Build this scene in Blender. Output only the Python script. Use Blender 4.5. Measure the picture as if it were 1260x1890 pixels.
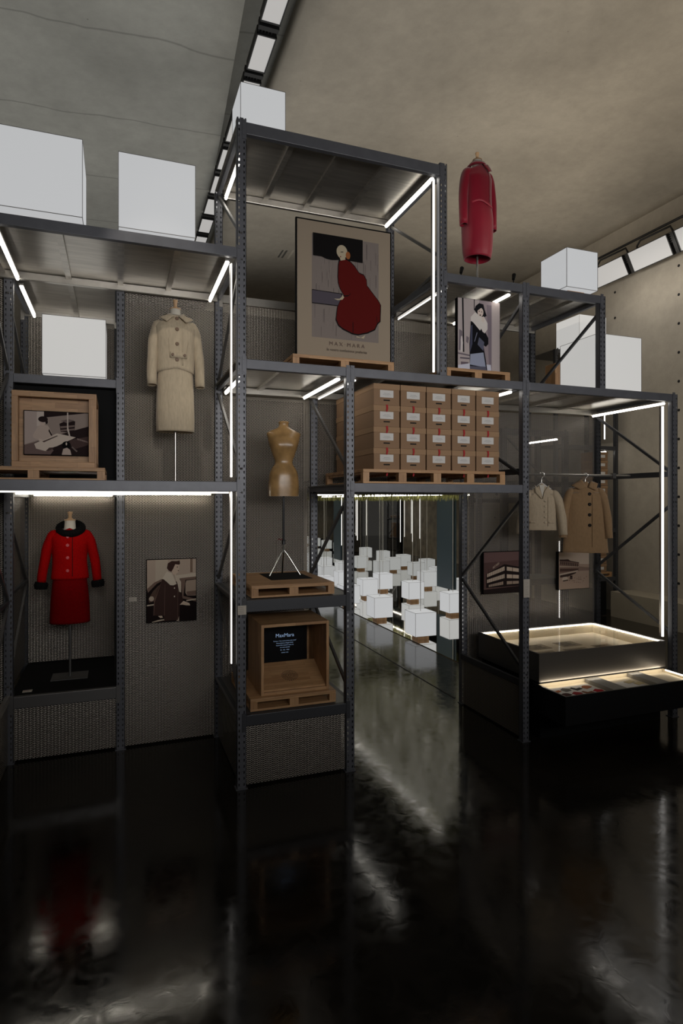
import bpy, math, random
from mathutils import Vector, Matrix, noise
R = math.radians
SC = bpy.context.scene
for o in list(bpy.data.objects): bpy.data.objects.remove(o)
COL = SC.collection

# ---------------------------------------------------------------- camera, world, light, exposure
cam_d = bpy.data.cameras.new('camera'); cam = bpy.data.objects.new('camera', cam_d); COL.objects.link(cam)
cam.location = (0, 0, 2.4); cam.rotation_euler = (R(90), 0, R(-20.37))
cam_d.sensor_fit = 'AUTO'; cam_d.sensor_width = 36; cam_d.lens = 1115 / 1890 * 36
cam_d.shift_y = -20.4 / 1890; cam_d.clip_start = 0.05; cam_d.clip_end = 100
SC.camera = cam
W = bpy.data.worlds.new('world'); SC.world = W; W.use_nodes = True
W.node_tree.nodes['Background'].inputs[0].default_value = (0.9, 0.86, 0.8, 1)
W.node_tree.nodes['Background'].inputs[1].default_value = 0.04
SC.view_settings.view_transform = 'Standard'; SC.view_settings.look = 'None'
SC.view_settings.gamma = 1; SC.view_settings.use_curve_mapping = False
SC.view_settings.exposure = 0.0
TUBE = 7.0      # light tubes
CUBE = 0.47      # paper cube lamps

def area(name, loc, rot, sx, sy, power, col=(1, .93, .83), spread=180):
    l = bpy.data.lights.new(name, 'AREA'); l.shape = 'RECTANGLE'; l.size = sx; l.size_y = sy
    l.energy = power; l.color = col; l.spread = R(spread)
    o = bpy.data.objects.new(name, l); COL.objects.link(o); o.location = loc; o.rotation_euler = rot; return o
def spot(name, loc, tgt, power, ang=30, blend=.6, col=(1, .92, .82), rad=.05):
    l = bpy.data.lights.new(name, 'SPOT'); l.energy = power; l.spot_size = R(ang); l.spot_blend = blend
    l.color = col; l.shadow_soft_size = rad
    o = bpy.data.objects.new(name, l); COL.objects.link(o); o.location = loc
    o.rotation_euler = (Vector(tgt) - Vector(loc)).to_track_quat('-Z', 'Y').to_euler(); return o
# added unseen fill lamps: two facing the ceiling, one for the rack fronts
area('hall_fill_up', (0.5, 9, 6.1), (R(180), 0, 0), 9, 12, 150, (.97, .95, .9))
area('hall_fill_up_right', (7.0, 7, 6.1), (R(180), 0, 0), 4, 12, 110, (1, .9, .76))
area('hall_fill_front', (2.6, -1.5, 3.4), (R(92), 0, 0), 7, 1.2, 52, (.98, .96, .95), 75)
area('right_wall_wash', (9.1, 7.4, 6.9), (0, R(-38), 0), .4, 5, 36, (1, .95, .87))
area('right_wall_low_fill', (7.4, 7.6, 3.0), (0, R(-90), 0), 2, 4, 22, (1, .93, .8))  # added unseen lamp that brightens the lower right wall
spot('suit_spot', (-.3, 5.2, 2.44), (-.45, 6.8, 2.0), 8, 42)
spot('beige_suit_fill', (-.4, 1.5, 7.2), (.5, 5.72, 3.7), 190, 12, .6)  # added spot, on top of the deck tubes that light the suit
spot('left_panel_spot', (.4, 3.6, 7.6), (.5, 6.2, 1.6), 60, 20, .8)
spot('coat_fill', (6.4, 2.6, 5.4), (3.65, 5.6, 5.2), 120, 12, .9)  # added spot from the right that models the crimson coat

# ---------------------------------------------------------------- materials
MATS = {}
def nm(name):
    m = bpy.data.materials.new(name); m.use_nodes = True; MATS[name] = m
    return m, m.node_tree.nodes, m.node_tree.links, m.node_tree.nodes['Principled BSDF']
def mat(name, col, rough=.6, metal=0, noise_s=0, noise_a=.15, bump=0, spec=.5, stretch=(1, 1, 1), sheen=0):
    m, N, L, B = nm(name)
    B.inputs['Base Color'].default_value = (*col, 1); B.inputs['Roughness'].default_value = rough
    B.inputs['Metallic'].default_value = metal; B.inputs['Specular IOR Level'].default_value = spec
    if sheen: B.inputs['Sheen Weight'].default_value = sheen
    if noise_s:
        tc = N.new('ShaderNodeTexCoord'); mp = N.new('ShaderNodeMapping'); mp.inputs['Scale'].default_value = stretch
        nt = N.new('ShaderNodeTexNoise'); nt.inputs['Scale'].default_value = noise_s; nt.inputs['Detail'].default_value = 6
        L.new(tc.outputs['Object'], mp.inputs[0]); L.new(mp.outputs[0], nt.inputs[0])
        mx = N.new('ShaderNodeMix'); mx.data_type = 'RGBA'
        mx.inputs[6].default_value = (*[c * (1 - noise_a) for c in col], 1)
        mx.inputs[7].default_value = (*[min(1, c * (1 + noise_a)) for c in col], 1)
        mr = N.new('ShaderNodeMapRange'); mr.inputs[1].default_value = .3; mr.inputs[2].default_value = .7
        L.new(nt.outputs[0], mr.inputs[0]); L.new(mr.outputs[0], mx.inputs[0]); L.new(mx.outputs[2], B.inputs['Base Color'])
        if bump:
            bp = N.new('ShaderNodeBump'); bp.inputs['Strength'].default_value = bump; bp.inputs['Distance'].default_value = .01
            L.new(nt.outputs[0], bp.inputs['Height']); L.new(bp.outputs[0], B.inputs['Normal'])
    return m
def emis(name, col, s):
    m, N, L, B = nm(name)
    B.inputs['Base Color'].default_value = (*[c * .2 for c in col], 1); B.inputs['Roughness'].default_value = .6
    B.inputs['Emission Color'].default_value = (*col, 1); B.inputs['Emission Strength'].default_value = s
    return m
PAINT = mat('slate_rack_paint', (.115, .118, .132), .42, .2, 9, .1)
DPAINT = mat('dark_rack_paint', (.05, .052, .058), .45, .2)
HOLE = mat('black_recess', (.006, .006, .006), .9)
GALV = mat('galvanised_sheet', (.5, .47, .42), .3, .7, 3, .16, .02, stretch=(1, 9, 1))
STEEL = mat('brushed_steel', (.5, .48, .45), .3, .9)
DSTEEL = mat('grey_steel', (.16, .155, .15), .4, .6)
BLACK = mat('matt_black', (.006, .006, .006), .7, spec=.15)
BLACKM = mat('black_metal', (.015, .015, .016), .35, .3)
CHROME = mat('chrome', (.7, .68, .64), .15, 1)
TUBEM = emis('light_tube_glow', (1, .95, .86), TUBE)
TUBEV = emis('upright_light_line_glow', (1, .97, .92), 1.5)
TUBEW = emis('bright_upright_light_line_glow', (1, .97, .92), 2.2)
TUBEH = emis('thin_light_line_glow', (1, .93, .8), 22)
WHITE = mat('white_card', (.62, .6, .57), .8)
CARD = mat('cream_card', (.5, .45, .38), .8)
BEIGE = mat('beige_wool', (.52, .43, .305), .9, 0, 60, .1, .3, .2, (1, 1, .25), .2)
BEIGE2 = mat('pale_beige_wool', (.46, .37, .26), .9, 0, 60, .08, .3, .2, (1, 1, .4), .2)
CAMEL = mat('camel_wool', (.3, .19, .1), .9, 0, 50, .08, .2, .2, (1, 1, .5), .2)
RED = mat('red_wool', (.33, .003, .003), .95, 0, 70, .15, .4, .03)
RED_SHADED = mat('shaded_red_skirt_wool', (.17, .002, .003), .95, 0, 70, .15, .4, .03)  # the suit's red, darkened where the light fades towards the skirt
CRIM = mat('crimson_satin', (.3, .0008, .02), .45, 0, 5, .12, .05, .28, (1, 1, .4), .5)
FUR = mat('black_fur', (.006, .006, .006), .95, 0, 90, .3, 1, .1)
LINEN = mat('ivory_linen', (.6, .56, .48), .85)
LWOOD = mat('turned_light_wood', (.52, .33, .18), .45, 0, 14, .15, 0, .5, (1, 1, .2))
FORM = mat('varnished_papier_mache', (.32, .19, .075), .28, 0, 11, .28, .06)
BROWNB = mat('brown_button', (.16, .09, .045), .4)
REDB = mat('rose_button', (.6, .09, .1), .3)
KRAFT = mat('kraft_cardboard', (.26, .155, .085), .8, 0, 3, .05)
KLID = mat('kraft_lid_cardboard', (.32, .195, .105), .8, 0, 3, .05)
RIBB = mat('red_ribbon', (.35, .008, .012), .7)
CREAM = mat('cream_lining', (.62, .54, .4), .8)
MOSS = mat('moss_green', (.26, .26, .09), .9, 0, 30, .4)
GREY = mat('grey_ink', (.2, .19, .18), .8)
MIRR = mat('mirror', (.82, .82, .8), .015, 1)
DMIRR = mat('dark_mirror', (.8, .78, .72), .03, 1)
PLASTER = mat('painted_ledge', (.34, .3, .23), .7, 0, 2, .05)

def wood(name, c1, c2, axis='X'):
    m, N, L, B = nm(name); B.inputs['Roughness'].default_value = .5
    tc = N.new('ShaderNodeTexCoord'); sp = N.new('ShaderNodeSeparateXYZ'); L.new(tc.outputs['Object'], sp.inputs[0])
    cb = N.new('ShaderNodeCombineXYZ')
    ad = N.new('ShaderNodeMath'); ad.operation = 'ADD'
    if axis == 'X': L.new(sp.outputs[0], cb.inputs[0]); L.new(sp.outputs[1], ad.inputs[0]); L.new(sp.outputs[2], ad.inputs[1])
    else: L.new(sp.outputs[2], cb.inputs[0]); L.new(sp.outputs[0], ad.inputs[0]); L.new(sp.outputs[1], ad.inputs[1])
    L.new(ad.outputs[0], cb.inputs[1])
    br = N.new('ShaderNodeTexBrick'); br.inputs['Scale'].default_value = 1; br.inputs['Brick Width'].default_value = .34
    br.inputs['Row Height'].default_value = .045; br.inputs['Mortar Size'].default_value = .0006
    br.inputs['Color1'].default_value = (*c1, 1); br.inputs['Color2'].default_value = (*c2, 1)
    br.inputs['Mortar'].default_value = (*[c * .6 for c in c2], 1); br.inputs['Bias'].default_value = -.1
    L.new(cb.outputs[0], br.inputs[0])
    mp = N.new('ShaderNodeMapping'); mp.inputs['Scale'].default_value = (3, 45, 1)
    nt = N.new('ShaderNodeTexNoise'); nt.inputs['Scale'].default_value = 2; nt.inputs['Detail'].default_value = 5; nt.inputs['Distortion'].default_value = 1.2
    L.new(cb.outputs[0], mp.inputs[0]); L.new(mp.outputs[0], nt.inputs[0])
    mr = N.new('ShaderNodeMapRange'); mr.inputs[1].default_value = .3; mr.inputs[2].default_value = .75; mr.inputs[3].default_value = .72; mr.inputs[4].default_value = 1.12
    L.new(nt.outputs[0], mr.inputs[0])
    vm = N.new('ShaderNodeVectorMath'); vm.operation = 'SCALE'; L.new(br.outputs[0], vm.inputs[0]); L.new(mr.outputs[0], vm.inputs[3])
    L.new(vm.outputs[0], B.inputs['Base Color'])
    return m
WOOD = wood('beech_block_wood', (.52, .3, .14), (.38, .2, .088))
WOODV = wood('beech_block_wood_upright', (.5, .285, .135), (.36, .19, .083), 'Z')

def mesh_mat(name, col, w=.42):
    m, N, L, B = nm(name); m.blend_method = 'HASHED' if hasattr(m, 'blend_method') else m.blend_method
    B.inputs['Base Color'].default_value = (*col, 1); B.inputs['Roughness'].default_value = .42; B.inputs['Metallic'].default_value = .45
    tc = N.new('ShaderNodeTexCoord'); sp = N.new('ShaderNodeSeparateXYZ'); L.new(tc.outputs['Object'], sp.inputs[0])
    def M(op, a, b=None):
        n = N.new('ShaderNodeMath'); n.operation = op
        for i, v in enumerate((a, b)):
            if v is None: continue
            if isinstance(v, (int, float)): n.inputs[i].default_value = v
            else: L.new(v, n.inputs[i])
        return n.outputs[0]
    u = M('ADD', sp.outputs[0], sp.outputs[1])
    tri = lambda s, p: M('MULTIPLY', M('ABSOLUTE', M('SUBTRACT', M('FRACT', M('MULTIPLY', s, 1 / p)), .5)), 2)
    d = M('ADD', tri(u, .03), tri(sp.outputs[2], .0165))
    e = M('ABSOLUTE', M('SUBTRACT', d, 1))
    hole = M('GREATER_THAN', e, w)
    tr = N.new('ShaderNodeBsdfTransparent'); mx = N.new('ShaderNodeMixShader')
    L.new(hole, mx.inputs[0]); L.new(B.outputs[0], mx.inputs[1]); L.new(tr.outputs[0], mx.inputs[2])
    L.new(mx.outputs[0], N['Material Output'].inputs[0])
    bp = N.new('ShaderNodeBump'); bp.inputs['Strength'].default_value = .6; bp.inputs['Distance'].default_value = .004
    L.new(d, bp.inputs['Height']); L.new(bp.outputs[0], B.inputs['Normal'])
    return m
MESH = mesh_mat('expanded_metal_mesh', (.34, .305, .26), .33)
MESHD = mesh_mat('dark_expanded_metal_mesh', (.26, .235, .21), .36)

def concrete(name, c, seam=None, sp=1.8):
    m, N, L, B = nm(name); B.inputs['Roughness'].default_value = .85; B.inputs['Specular IOR Level'].default_value = .25
    tc = N.new('ShaderNodeTexCoord')
    n1 = N.new('ShaderNodeTexNoise'); n1.inputs['Scale'].default_value = .45; n1.inputs['Detail'].default_value = 4
    n2 = N.new('ShaderNodeTexNoise'); n2.inputs['Scale'].default_value = 5; n2.inputs['Detail'].default_value = 8; n2.inputs['Roughness'].default_value = .7
    vo = N.new('ShaderNodeTexVoronoi'); vo.inputs['Scale'].default_value = 2.3
    for n in (n1, n2, vo): L.new(tc.outputs['Object'], n.inputs[0])
    mr = N.new('ShaderNodeMapRange'); mr.inputs[1].default_value = .35; mr.inputs[2].default_value = .65; mr.inputs[3].default_value = .84; mr.inputs[4].default_value = 1.14; L.new(n1.outputs[0], mr.inputs[0])
    m2 = N.new('ShaderNodeMapRange'); m2.inputs[1].default_value = .3; m2.inputs[2].default_value = .7; m2.inputs[3].default_value = .91; m2.inputs[4].default_value = 1.08; L.new(n2.outputs[0], m2.inputs[0])
    m3 = N.new('ShaderNodeMapRange'); m3.inputs[1].default_value = .012; m3.inputs[2].default_value = .03; m3.inputs[3].default_value = .6; m3.inputs[4].default_value = 1; L.new(vo.outputs[0], m3.inputs[0])
    a = N.new('ShaderNodeMath'); a.operation = 'MULTIPLY'; L.new(mr.outputs[0], a.inputs[0]); L.new(m2.outputs[0], a.inputs[1])
    b = N.new('ShaderNodeMath'); b.operation = 'MULTIPLY'; L.new(a.outputs[0], b.inputs[0]); L.new(m3.outputs[0], b.inputs[1]); last = b.outputs[0]
    if seam is not None:
        s = N.new('ShaderNodeSeparateXYZ'); L.new(tc.outputs['Object'], s.inputs[0])
        wob = N.new('ShaderNodeMath'); wob.operation = 'MULTIPLY_ADD'; L.new(n1.outputs[0], wob.inputs[0]); wob.inputs[1].default_value = .5; L.new(s.outputs[seam], wob.inputs[2])
        q = N.new('ShaderNodeMath'); q.operation = 'MULTIPLY'; q.inputs[1].default_value = 1 / sp; L.new(wob.outputs[0], q.inputs[0])
        f = N.new('ShaderNodeMath'); f.operation = 'FRACT'; L.new(q.outputs[0], f.inputs[0])
        g = N.new('ShaderNodeMath'); g.operation = 'SUBTRACT'; g.inputs[1].default_value = .5; L.new(f.outputs[0], g.inputs[0])
        h = N.new('ShaderNodeMath'); h.operation = 'ABSOLUTE'; L.new(g.outputs[0], h.inputs[0])
        m4 = N.new('ShaderNodeMapRange'); m4.inputs[1].default_value = .002; m4.inputs[2].default_value = .012; m4.inputs[3].default_value = .68; m4.inputs[4].default_value = 1; L.new(h.outputs[0], m4.inputs[0])
        k = N.new('ShaderNodeMath'); k.operation = 'MULTIPLY'; L.new(last, k.inputs[0]); L.new(m4.outputs[0], k.inputs[1]); last = k.outputs[0]
    vm = N.new('ShaderNodeVectorMath'); vm.operation = 'SCALE'; vm.inputs[0].default_value = c; L.new(last, vm.inputs[3]); L.new(vm.outputs[0], B.inputs['Base Color'])
    bp = N.new('ShaderNodeBump'); bp.inputs['Strength'].default_value = .25; bp.inputs['Distance'].default_value = .02; L.new(n2.outputs[0], bp.inputs['Height']); L.new(bp.outputs[0], B.inputs['Normal'])
    return m
CEILL = concrete('grey_vault_concrete', (.33, .33, .305), 1)
CEILR = concrete('warm_vault_concrete', (.38, .345, .29))
WALLC = concrete('wall_concrete', (.4, .36, .3))
def floor_mat():
    m, N, L, B = nm('polished_dark_concrete')
    tc = N.new('ShaderNodeTexCoord'); n1 = N.new('ShaderNodeTexNoise'); n1.inputs['Scale'].default_value = 1.3; n1.inputs['Detail'].default_value = 8
    n2 = N.new('ShaderNodeTexNoise'); n2.inputs['Scale'].default_value = 9; n2.inputs['Detail'].default_value = 6; n2.inputs['Distortion'].default_value = 1
    for n in (n1, n2): L.new(tc.outputs['Object'], n.inputs[0])
    cr = N.new('ShaderNodeValToRGB'); cr.color_ramp.elements[0].position = .35; cr.color_ramp.elements[0].color = (.008, .0068, .005, 1)
    cr.color_ramp.elements[1].position = .7; cr.color_ramp.elements[1].color = (.02, .017, .0125, 1); L.new(n1.outputs[0], cr.inputs[0]); L.new(cr.outputs[0], B.inputs['Base Color'])
    mr = N.new('ShaderNodeMapRange'); mr.inputs[1].default_value = .35; mr.inputs[2].default_value = .7; mr.inputs[3].default_value = .08; mr.inputs[4].default_value = .17; L.new(n2.outputs[0], mr.inputs[0]); L.new(mr.outputs[0], B.inputs['Roughness'])
    bp = N.new('ShaderNodeBump'); bp.inputs['Strength'].default_value = .025; bp.inputs['Distance'].default_value = .02; L.new(n2.outputs[0], bp.inputs['Height']); L.new(bp.outputs[0], B.inputs['Normal'])
    B.inputs['Specular IOR Level'].default_value = .5
    return m
FLOOR = floor_mat()
def cube_mat():
    m, N, L, B = nm('lit_paper_cube')
    B.inputs['Base Color'].default_value = (.12, .12, .12, 1); B.inputs['Roughness'].default_value = .7
    B.inputs['Emission Color'].default_value = (.97, .985, 1, 1); B.inputs['Emission Strength'].default_value = CUBE
    return m
CUBEM = cube_mat()
CUBEW = emis('warm_lit_paper_cube', (1, .985, .95), CUBE)
def glass():
    m, N, L, B = nm('clear_glass')
    g = N.new('ShaderNodeBsdfGlossy'); g.inputs['Roughness'].default_value = .01
    t = N.new('ShaderNodeBsdfTransparent'); f = N.new('ShaderNodeFresnel'); f.inputs[0].default_value = 1.45; x = N.new('ShaderNodeMixShader')
    L.new(f.outputs[0], x.inputs[0]); L.new(t.outputs[0], x.inputs[1]); L.new(g.outputs[0], x.inputs[2]); L.new(x.outputs[0], N['Material Output'].inputs[0])
    return m
GLASS = glass()
FLAT = {}
def ink(c, glow=0):
    k = (tuple(c), glow)
    if k not in FLAT:
        n = 'print_ink_%02x%02x%02x' % tuple(c)
        lin = [((v / 255 + .055) / 1.055) ** 2.4 if v > 10 else v / 255 / 12.92 for v in c]
        FLAT[k] = emis('screen_' + n, lin, glow) if glow else mat(n, lin, .8, spec=.15)
    return FLAT[k]

# ---------------------------------------------------------------- mesh helpers
def wloc(o):
    v = Vector((0, 0, 0))
    while o: v += o.location; o = o.parent
    return v
class MB:
    def __init__(s): s.v = []; s.f = []; s.m = []; s.sm = []
    def add(s, vs, fs, mi=0, smooth=False):
        b = len(s.v); s.v += [Vector(p) for p in vs]
        for f in fs: s.f.append([b + i for i in f]); s.m.append(mi); s.sm.append(smooth)
        return s
    def box(s, x0, x1, y0, y1, z0, z1, mi=0):
        vs = [(x, y, z) for z in (z0, z1) for x, y in ((x0, y0), (x1, y0), (x1, y1), (x0, y1))]
        return s.add(vs, [(3, 2, 1, 0), (4, 5, 6, 7), (0, 1, 5, 4), (1, 2, 6, 5), (2, 3, 7, 6), (3, 0, 4, 7)], mi)
    def bar(s, a, b, w, h, mi=0, up=(0, 0, 1)):
        a = Vector(a); b = Vector(b); d = (b - a).normalized(); u = Vector(up)
        if abs(d.dot(u)) > .99: u = Vector((1, 0, 0))
        r = d.cross(u).normalized(); u = r.cross(d)
        vs = [p + r * i * w / 2 + u * j * h / 2 for p in (a, b) for i, j in ((-1, -1), (1, -1), (1, 1), (-1, 1))]
        return s.add(vs, [(0, 1, 2, 3), (7, 6, 5, 4), (0, 4, 5, 1), (1, 5, 6, 2), (2, 6, 7, 3), (3, 7, 4, 0)], mi)
    def tube(s, pts, rad, n=12, mi=0, cap=True):
        pts = [Vector(p) for p in pts]; rs = rad if isinstance(rad, (list, tuple)) else [rad] * len(pts)
        rings = []; pu = None
        for i, p in enumerate(pts):
            d = (pts[min(i + 1, len(pts) - 1)] - pts[max(i - 1, 0)]).normalized()
            u = pu if pu is not None else (Vector((0, 0, 1)) if abs(d.z) < .9 else Vector((0, 1, 0)))
            r = d.cross(u).normalized(); u = r.cross(d).normalized(); pu = u
            rings.append([p + (r * math.cos(2 * math.pi * k / n) + u * math.sin(2 * math.pi * k / n)) * rs[i] for k in range(n)])
        return s.rings(rings, mi, cap)
    def rings(s, rings, mi=0, cap=True, smooth=True):
        n = len(rings[0]); vs = [p for r in rings for p in r]; fs = []
        for i in range(len(rings) - 1):
            for k in range(n): fs.append((i * n + k, i * n + (k + 1) % n, (i + 1) * n + (k + 1) % n, (i + 1) * n + k))
        s.add(vs, fs, mi, smooth)
        if cap:
            s.add(rings[0], [tuple(range(n))[::-1]], mi); s.add(rings[-1], [tuple(range(n))], mi)
        return s
    def lathe(s, prof, c=(0, 0, 0), n=24, mi=0, cap=True):
        return s.rings([[Vector(c) + Vector((r * math.cos(2 * math.pi * k / n), r * math.sin(2 * math.pi * k / n), z)) for k in range(n)] for r, z in prof], mi, cap)
    def prism(s, pts, fn, t=.001, mi=0):      # pts 2D -> fn(u,v,depth) 3D
        n = len(pts); a = [fn(u, v, 0) for u, v in pts]; b = [fn(u, v, t) for u, v in pts]
        return s.add(a + b, [tuple(range(n)), tuple(range(2 * n - 1, n - 1, -1))] + [(i, (i + 1) % n, n + (i + 1) % n, n + i) for i in range(n)], mi)
    def build(s, name, mats, parent=None, world=False, bevel=0, subsurf=0, solid=0):
        me = bpy.data.meshes.new(name); off = wloc(parent) if (world and parent) else Vector((0, 0, 0))
        me.from_pydata([tuple(p - off) for p in s.v], [], s.f); me.validate()
        for m in (mats if isinstance(mats, (list, tuple)) else [mats]): me.materials.append(m)
        if len(me.polygons) == len(s.m):
            me.polygons.foreach_set('material_index', s.m); me.polygons.foreach_set('use_smooth', s.sm)
        me.update()
        import bmesh
        bm = bmesh.new(); bm.from_mesh(me); bmesh.ops.recalc_face_normals(bm, faces=bm.faces); bm.to_mesh(me); bm.free()
        o = bpy.data.objects.new(name, me); COL.objects.link(o); o.parent = parent
        if bevel:
            b = o.modifiers.new('bevel', 'BEVEL'); b.width = bevel; b.segments = 2; b.limit_method = 'ANGLE'
        if solid:
            q = o.modifiers.new('solid', 'SOLIDIFY'); q.thickness = solid; q.offset = -1
        if subsurf:
            q = o.modifiers.new('sub', 'SUBSURF'); q.levels = subsurf; q.render_levels = subsurf
        return o
def tag(o, label, cat, group=None, kind=None):
    o['label'] = label; o['category'] = cat
    if group: o['group'] = group
    if kind: o['kind'] = kind
    return o
def thing(name, label, cat, loc=(0, 0, 0), rz=0, group=None):
    o = bpy.data.objects.new(name, None); COL.objects.link(o); o.empty_display_size = .1
    o.location = loc; o.rotation_euler = (0, 0, R(rz)); return tag(o, label, cat, group)
def struct(o): o['kind'] = 'structure'; return o
def dup(o, loc, label, rz=None, parent=None, first=True):
    c = o.copy(); COL.objects.link(c)
    if first:
        c.location = loc; c['label'] = label
        if rz is not None: c.rotation_euler = (0, 0, R(rz))
    else: c.parent = parent
    for ch in o.children: dup(ch, None, None, None, c, False)
    return c
def text_mb(txt, size, mirror=False):
    cu = bpy.data.curves.new('t', 'FONT'); cu.body = txt; cu.size = size; cu.align_x = 'CENTER'; cu.resolution_u = 3
    o = bpy.data.objects.new('t', cu); COL.objects.link(o); bpy.context.view_layer.update()
    me = bpy.data.meshes.new_from_object(o.evaluated_get(bpy.context.evaluated_depsgraph_get()))
    vs = [v.co.copy() for v in me.vertices]; fs = [tuple(p.vertices) for p in me.polygons]
    bpy.data.objects.remove(o); bpy.data.meshes.remove(me); return vs, fs
def put_text(mb, txt, size, fn, mi):           # fn(u, v) -> 3D
    vs, fs = text_mb(txt, size); mb.add([fn(p.x, p.y) for p in vs], fs, mi)

# ---------------------------------------------------------------- the hall
def slab(name, m, *b): return struct(MB().box(*b).build(name, m))
slab('floor', FLOOR, -9, 10.6, -6, 18.4, -.1, 0)
WX = 10.2
slab('wall_right', WALLC, WX, WX + .3, -6, 18.4, 0, 8.9)
slab('wall_back', WALLC, -9, WX, 18, 18.4, 0, 8.9)
slab('wall_left', WALLC, -9.3, -9, -6, 18.4, 0, 8.9)
# vaulted concrete ceiling: a grey left vault, a recess with the lamps, a warm right vault
mb = MB(); NX = 20
def zl(x): return 8.42 - .035 * (1.2 - x) - .006 * (1.2 - x) ** 2
top = []
for j, y in enumerate((-6, 0, 6, 12, 18.4)):
    xe = .98 + .057 * (y)
    for i in range(NX + 1):
        x = -9 + (xe + 9) * i / NX; top.append((x, y, zl(x)))
mb.add(top, [(j * (NX + 1) + i, j * (NX + 1) + i + 1, (j + 1) * (NX + 1) + i + 1, (j + 1) * (NX + 1) + i) for j in range(4) for i in range(NX)], 0, True)
struct(mb.build('ceiling', CEILL, solid=.25))
struct(MB().add([(.98 + .057 * y, y, 8.44) for y in (-6, 18.4)] + [(2.1, 18.4, 8.62), (2.1, -6, 8.62)], [(0, 1, 2, 3)]).build('ceiling_recess', CEILL, solid=.2))
mb = MB(); rows = (-6, 0, 6, 12, 18.4)
for y in rows:
    for i in range(NX + 1):
        t = i / NX; mb.v.append(Vector((2.05 + (WX + .2 - 2.05) * t, y, 8.5 + .28 * math.sin(math.pi * t * .95) - .02 * t)))
for j in range(4):
    for i in range(NX): mb.f.append([j * (NX + 1) + i, j * (NX + 1) + i + 1, (j + 1) * (NX + 1) + i + 1, (j + 1) * (NX + 1) + i]); mb.m.append(0); mb.sm.append(True)
struct(mb.build('ceiling_vault', CEILR, solid=.25))
slab('trim_ledge', PLASTER, 9.64, WX, -6, 9.85, 0, .52)
mb = MB()
for y in [8.7 - 1.6 * k for k in range(-1, 6)]:
    for z in [.8 + .56 * k * 1.0 for k in range(12)]:
        if z > .6: mb.tube([(WX - .004, y, z), (WX - .001, y, z)], .028, 10)
th = mb.build('trim_tie_holes', HOLE); struct(th)
mb = MB()
mb.box(3.835, 3.855, 6.4, 14, .0005, .0025); struct(mb.build('trim_floor_joint', HOLE))

# ---------------------------------------------------------------- floodlights
def floodlight(name, label, group, w, l, m):
    t = thing(name, label, 'lamp', group=group)
    MB().box(-w / 2, w / 2, -l / 2, l / 2, .02, .12).build('housing', BLACKM, t, bevel=.01)
    mb = MB(); mb.box(-w / 2, w / 2, -l / 2, -l / 2 + .02, 0, .03).box(-w / 2, w / 2, l / 2 - .02, l / 2, 0, .03)
    mb.box(-w / 2, -w / 2 + .015, -l / 2, l / 2, 0, .03).box(w / 2 - .015, w / 2, -l / 2, l / 2, 0, .03).build('rim', BLACKM, t)
    MB().box(-w / 2 + .015, w / 2 - .015, -l / 2 + .02, l / 2 - .02, .008, .02).build('diffuser', m, t)
    mb = MB()
    for k in range(5): mb.box(-w / 2 + .04 * k + .01, -w / 2 + .04 * k + .025, -l / 2 - .1, -l / 2, .03, .09)
    mb.box(-w / 2, w / 2, -l / 2 - .12, -l / 2 - .05, .02, .12); mb.build('heat_sink', BLACKM, t)
    return t
LAMPM = emis('floodlight_diffuser', (1, .975, .95), .36)
LAMPW = emis('wall_floodlight_diffuser', (1, .97, .93), .42)
fl = floodlight('floodlight', 'rectangular black-rimmed floodlight under the ceiling, nearest and topmost of the row', 'floodlights in a row along the ceiling recess', .25, .66, LAMPM)
fl.location = (1.72, 6.76, 8.12)
ords = ['second', 'third', 'fourth', 'fifth', 'sixth', 'seventh', 'eighth', 'ninth']
for k in range(8):
    dup(fl, (1.73, 6.76 + .86 * (k + 1), 8.12), 'rectangular black-rimmed floodlight under the ceiling, %s from the top edge of the photo' % ords[k])
tag(MB().bar((1.72, -2, 8.3), (1.74, 16, 8.3), .06, .05).build('lamp_rail', BLACKM), 'black rail carrying the row of ceiling floodlights', 'rail')
wl = floodlight('wall_floodlight', 'white tilted floodlight on the right wall, nearest the photo edge', 'floodlights along the right wall', .42, .95, LAMPW)
for (y, lab, first) in ((7.98, '', 1), (9.08, 'white tilted floodlight on the right wall, middle of the visible three', 0), (10.15, 'white tilted floodlight on the right wall, beside the small cube lamp', 0)):
    o = wl if first else dup(wl, (0, 0, 0), lab)
    o.location = (9.86, y, 7.28); o.rotation_euler = (0, R(62), 0)
rr = thing('lamp_bracket_rail', 'black pipe rail with curved brackets holding the right wall floodlights', 'rail', (9.9, 8, 7.7))
MB().tube([(9.9, 3, 7.72), (9.9, 14, 7.72)], .025).build('rail', BLACKM, rr, True)
for y in (7.98, 9.08, 10.15):
    MB().tube([(9.86, y - .55, 7.4), (9.84, y - .56, 7.5), (9.84, y - .5, 7.62), (9.84, y + .2, 7.63), (9.84, y + .28, 7.55), (9.84, y + .28, 7.46)], .02).build('bracket', BLACKM, rr, True)
v = thing('ceiling_vent', 'slatted grille low on the far concrete vault, seen through the tall rack', 'vent', (3.1, 14.2, 8.5))
mb = MB(); mb.box(2.5, 4.0, 14.0, 14.55, 8.42, 8.5); mb.build('vent_frame', WALLC, v, True)
mb = MB()
for k in range(14): mb.box(2.56 + k * .095, 2.60 + k * .095, 14.04, 14.5, 8.40, 8.42)
mb.build('slat', DSTEEL, v, True)
cl = thing('wall_camera', 'small grey cylindrical camera beside the top right corner of the tall rack', 'camera', (2.96, 5.3, 5.72))
MB().tube([(2.9, 5.3, 5.70), (3.04, 5.42, 5.64)], .028, 14).build('barrel', DSTEEL, cl, True)
MB().tube([(3.02, 5.4, 5.62), (2.9, 5.35, 5.57)], .008, 8).build('mount', DSTEEL, cl, True)

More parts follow.
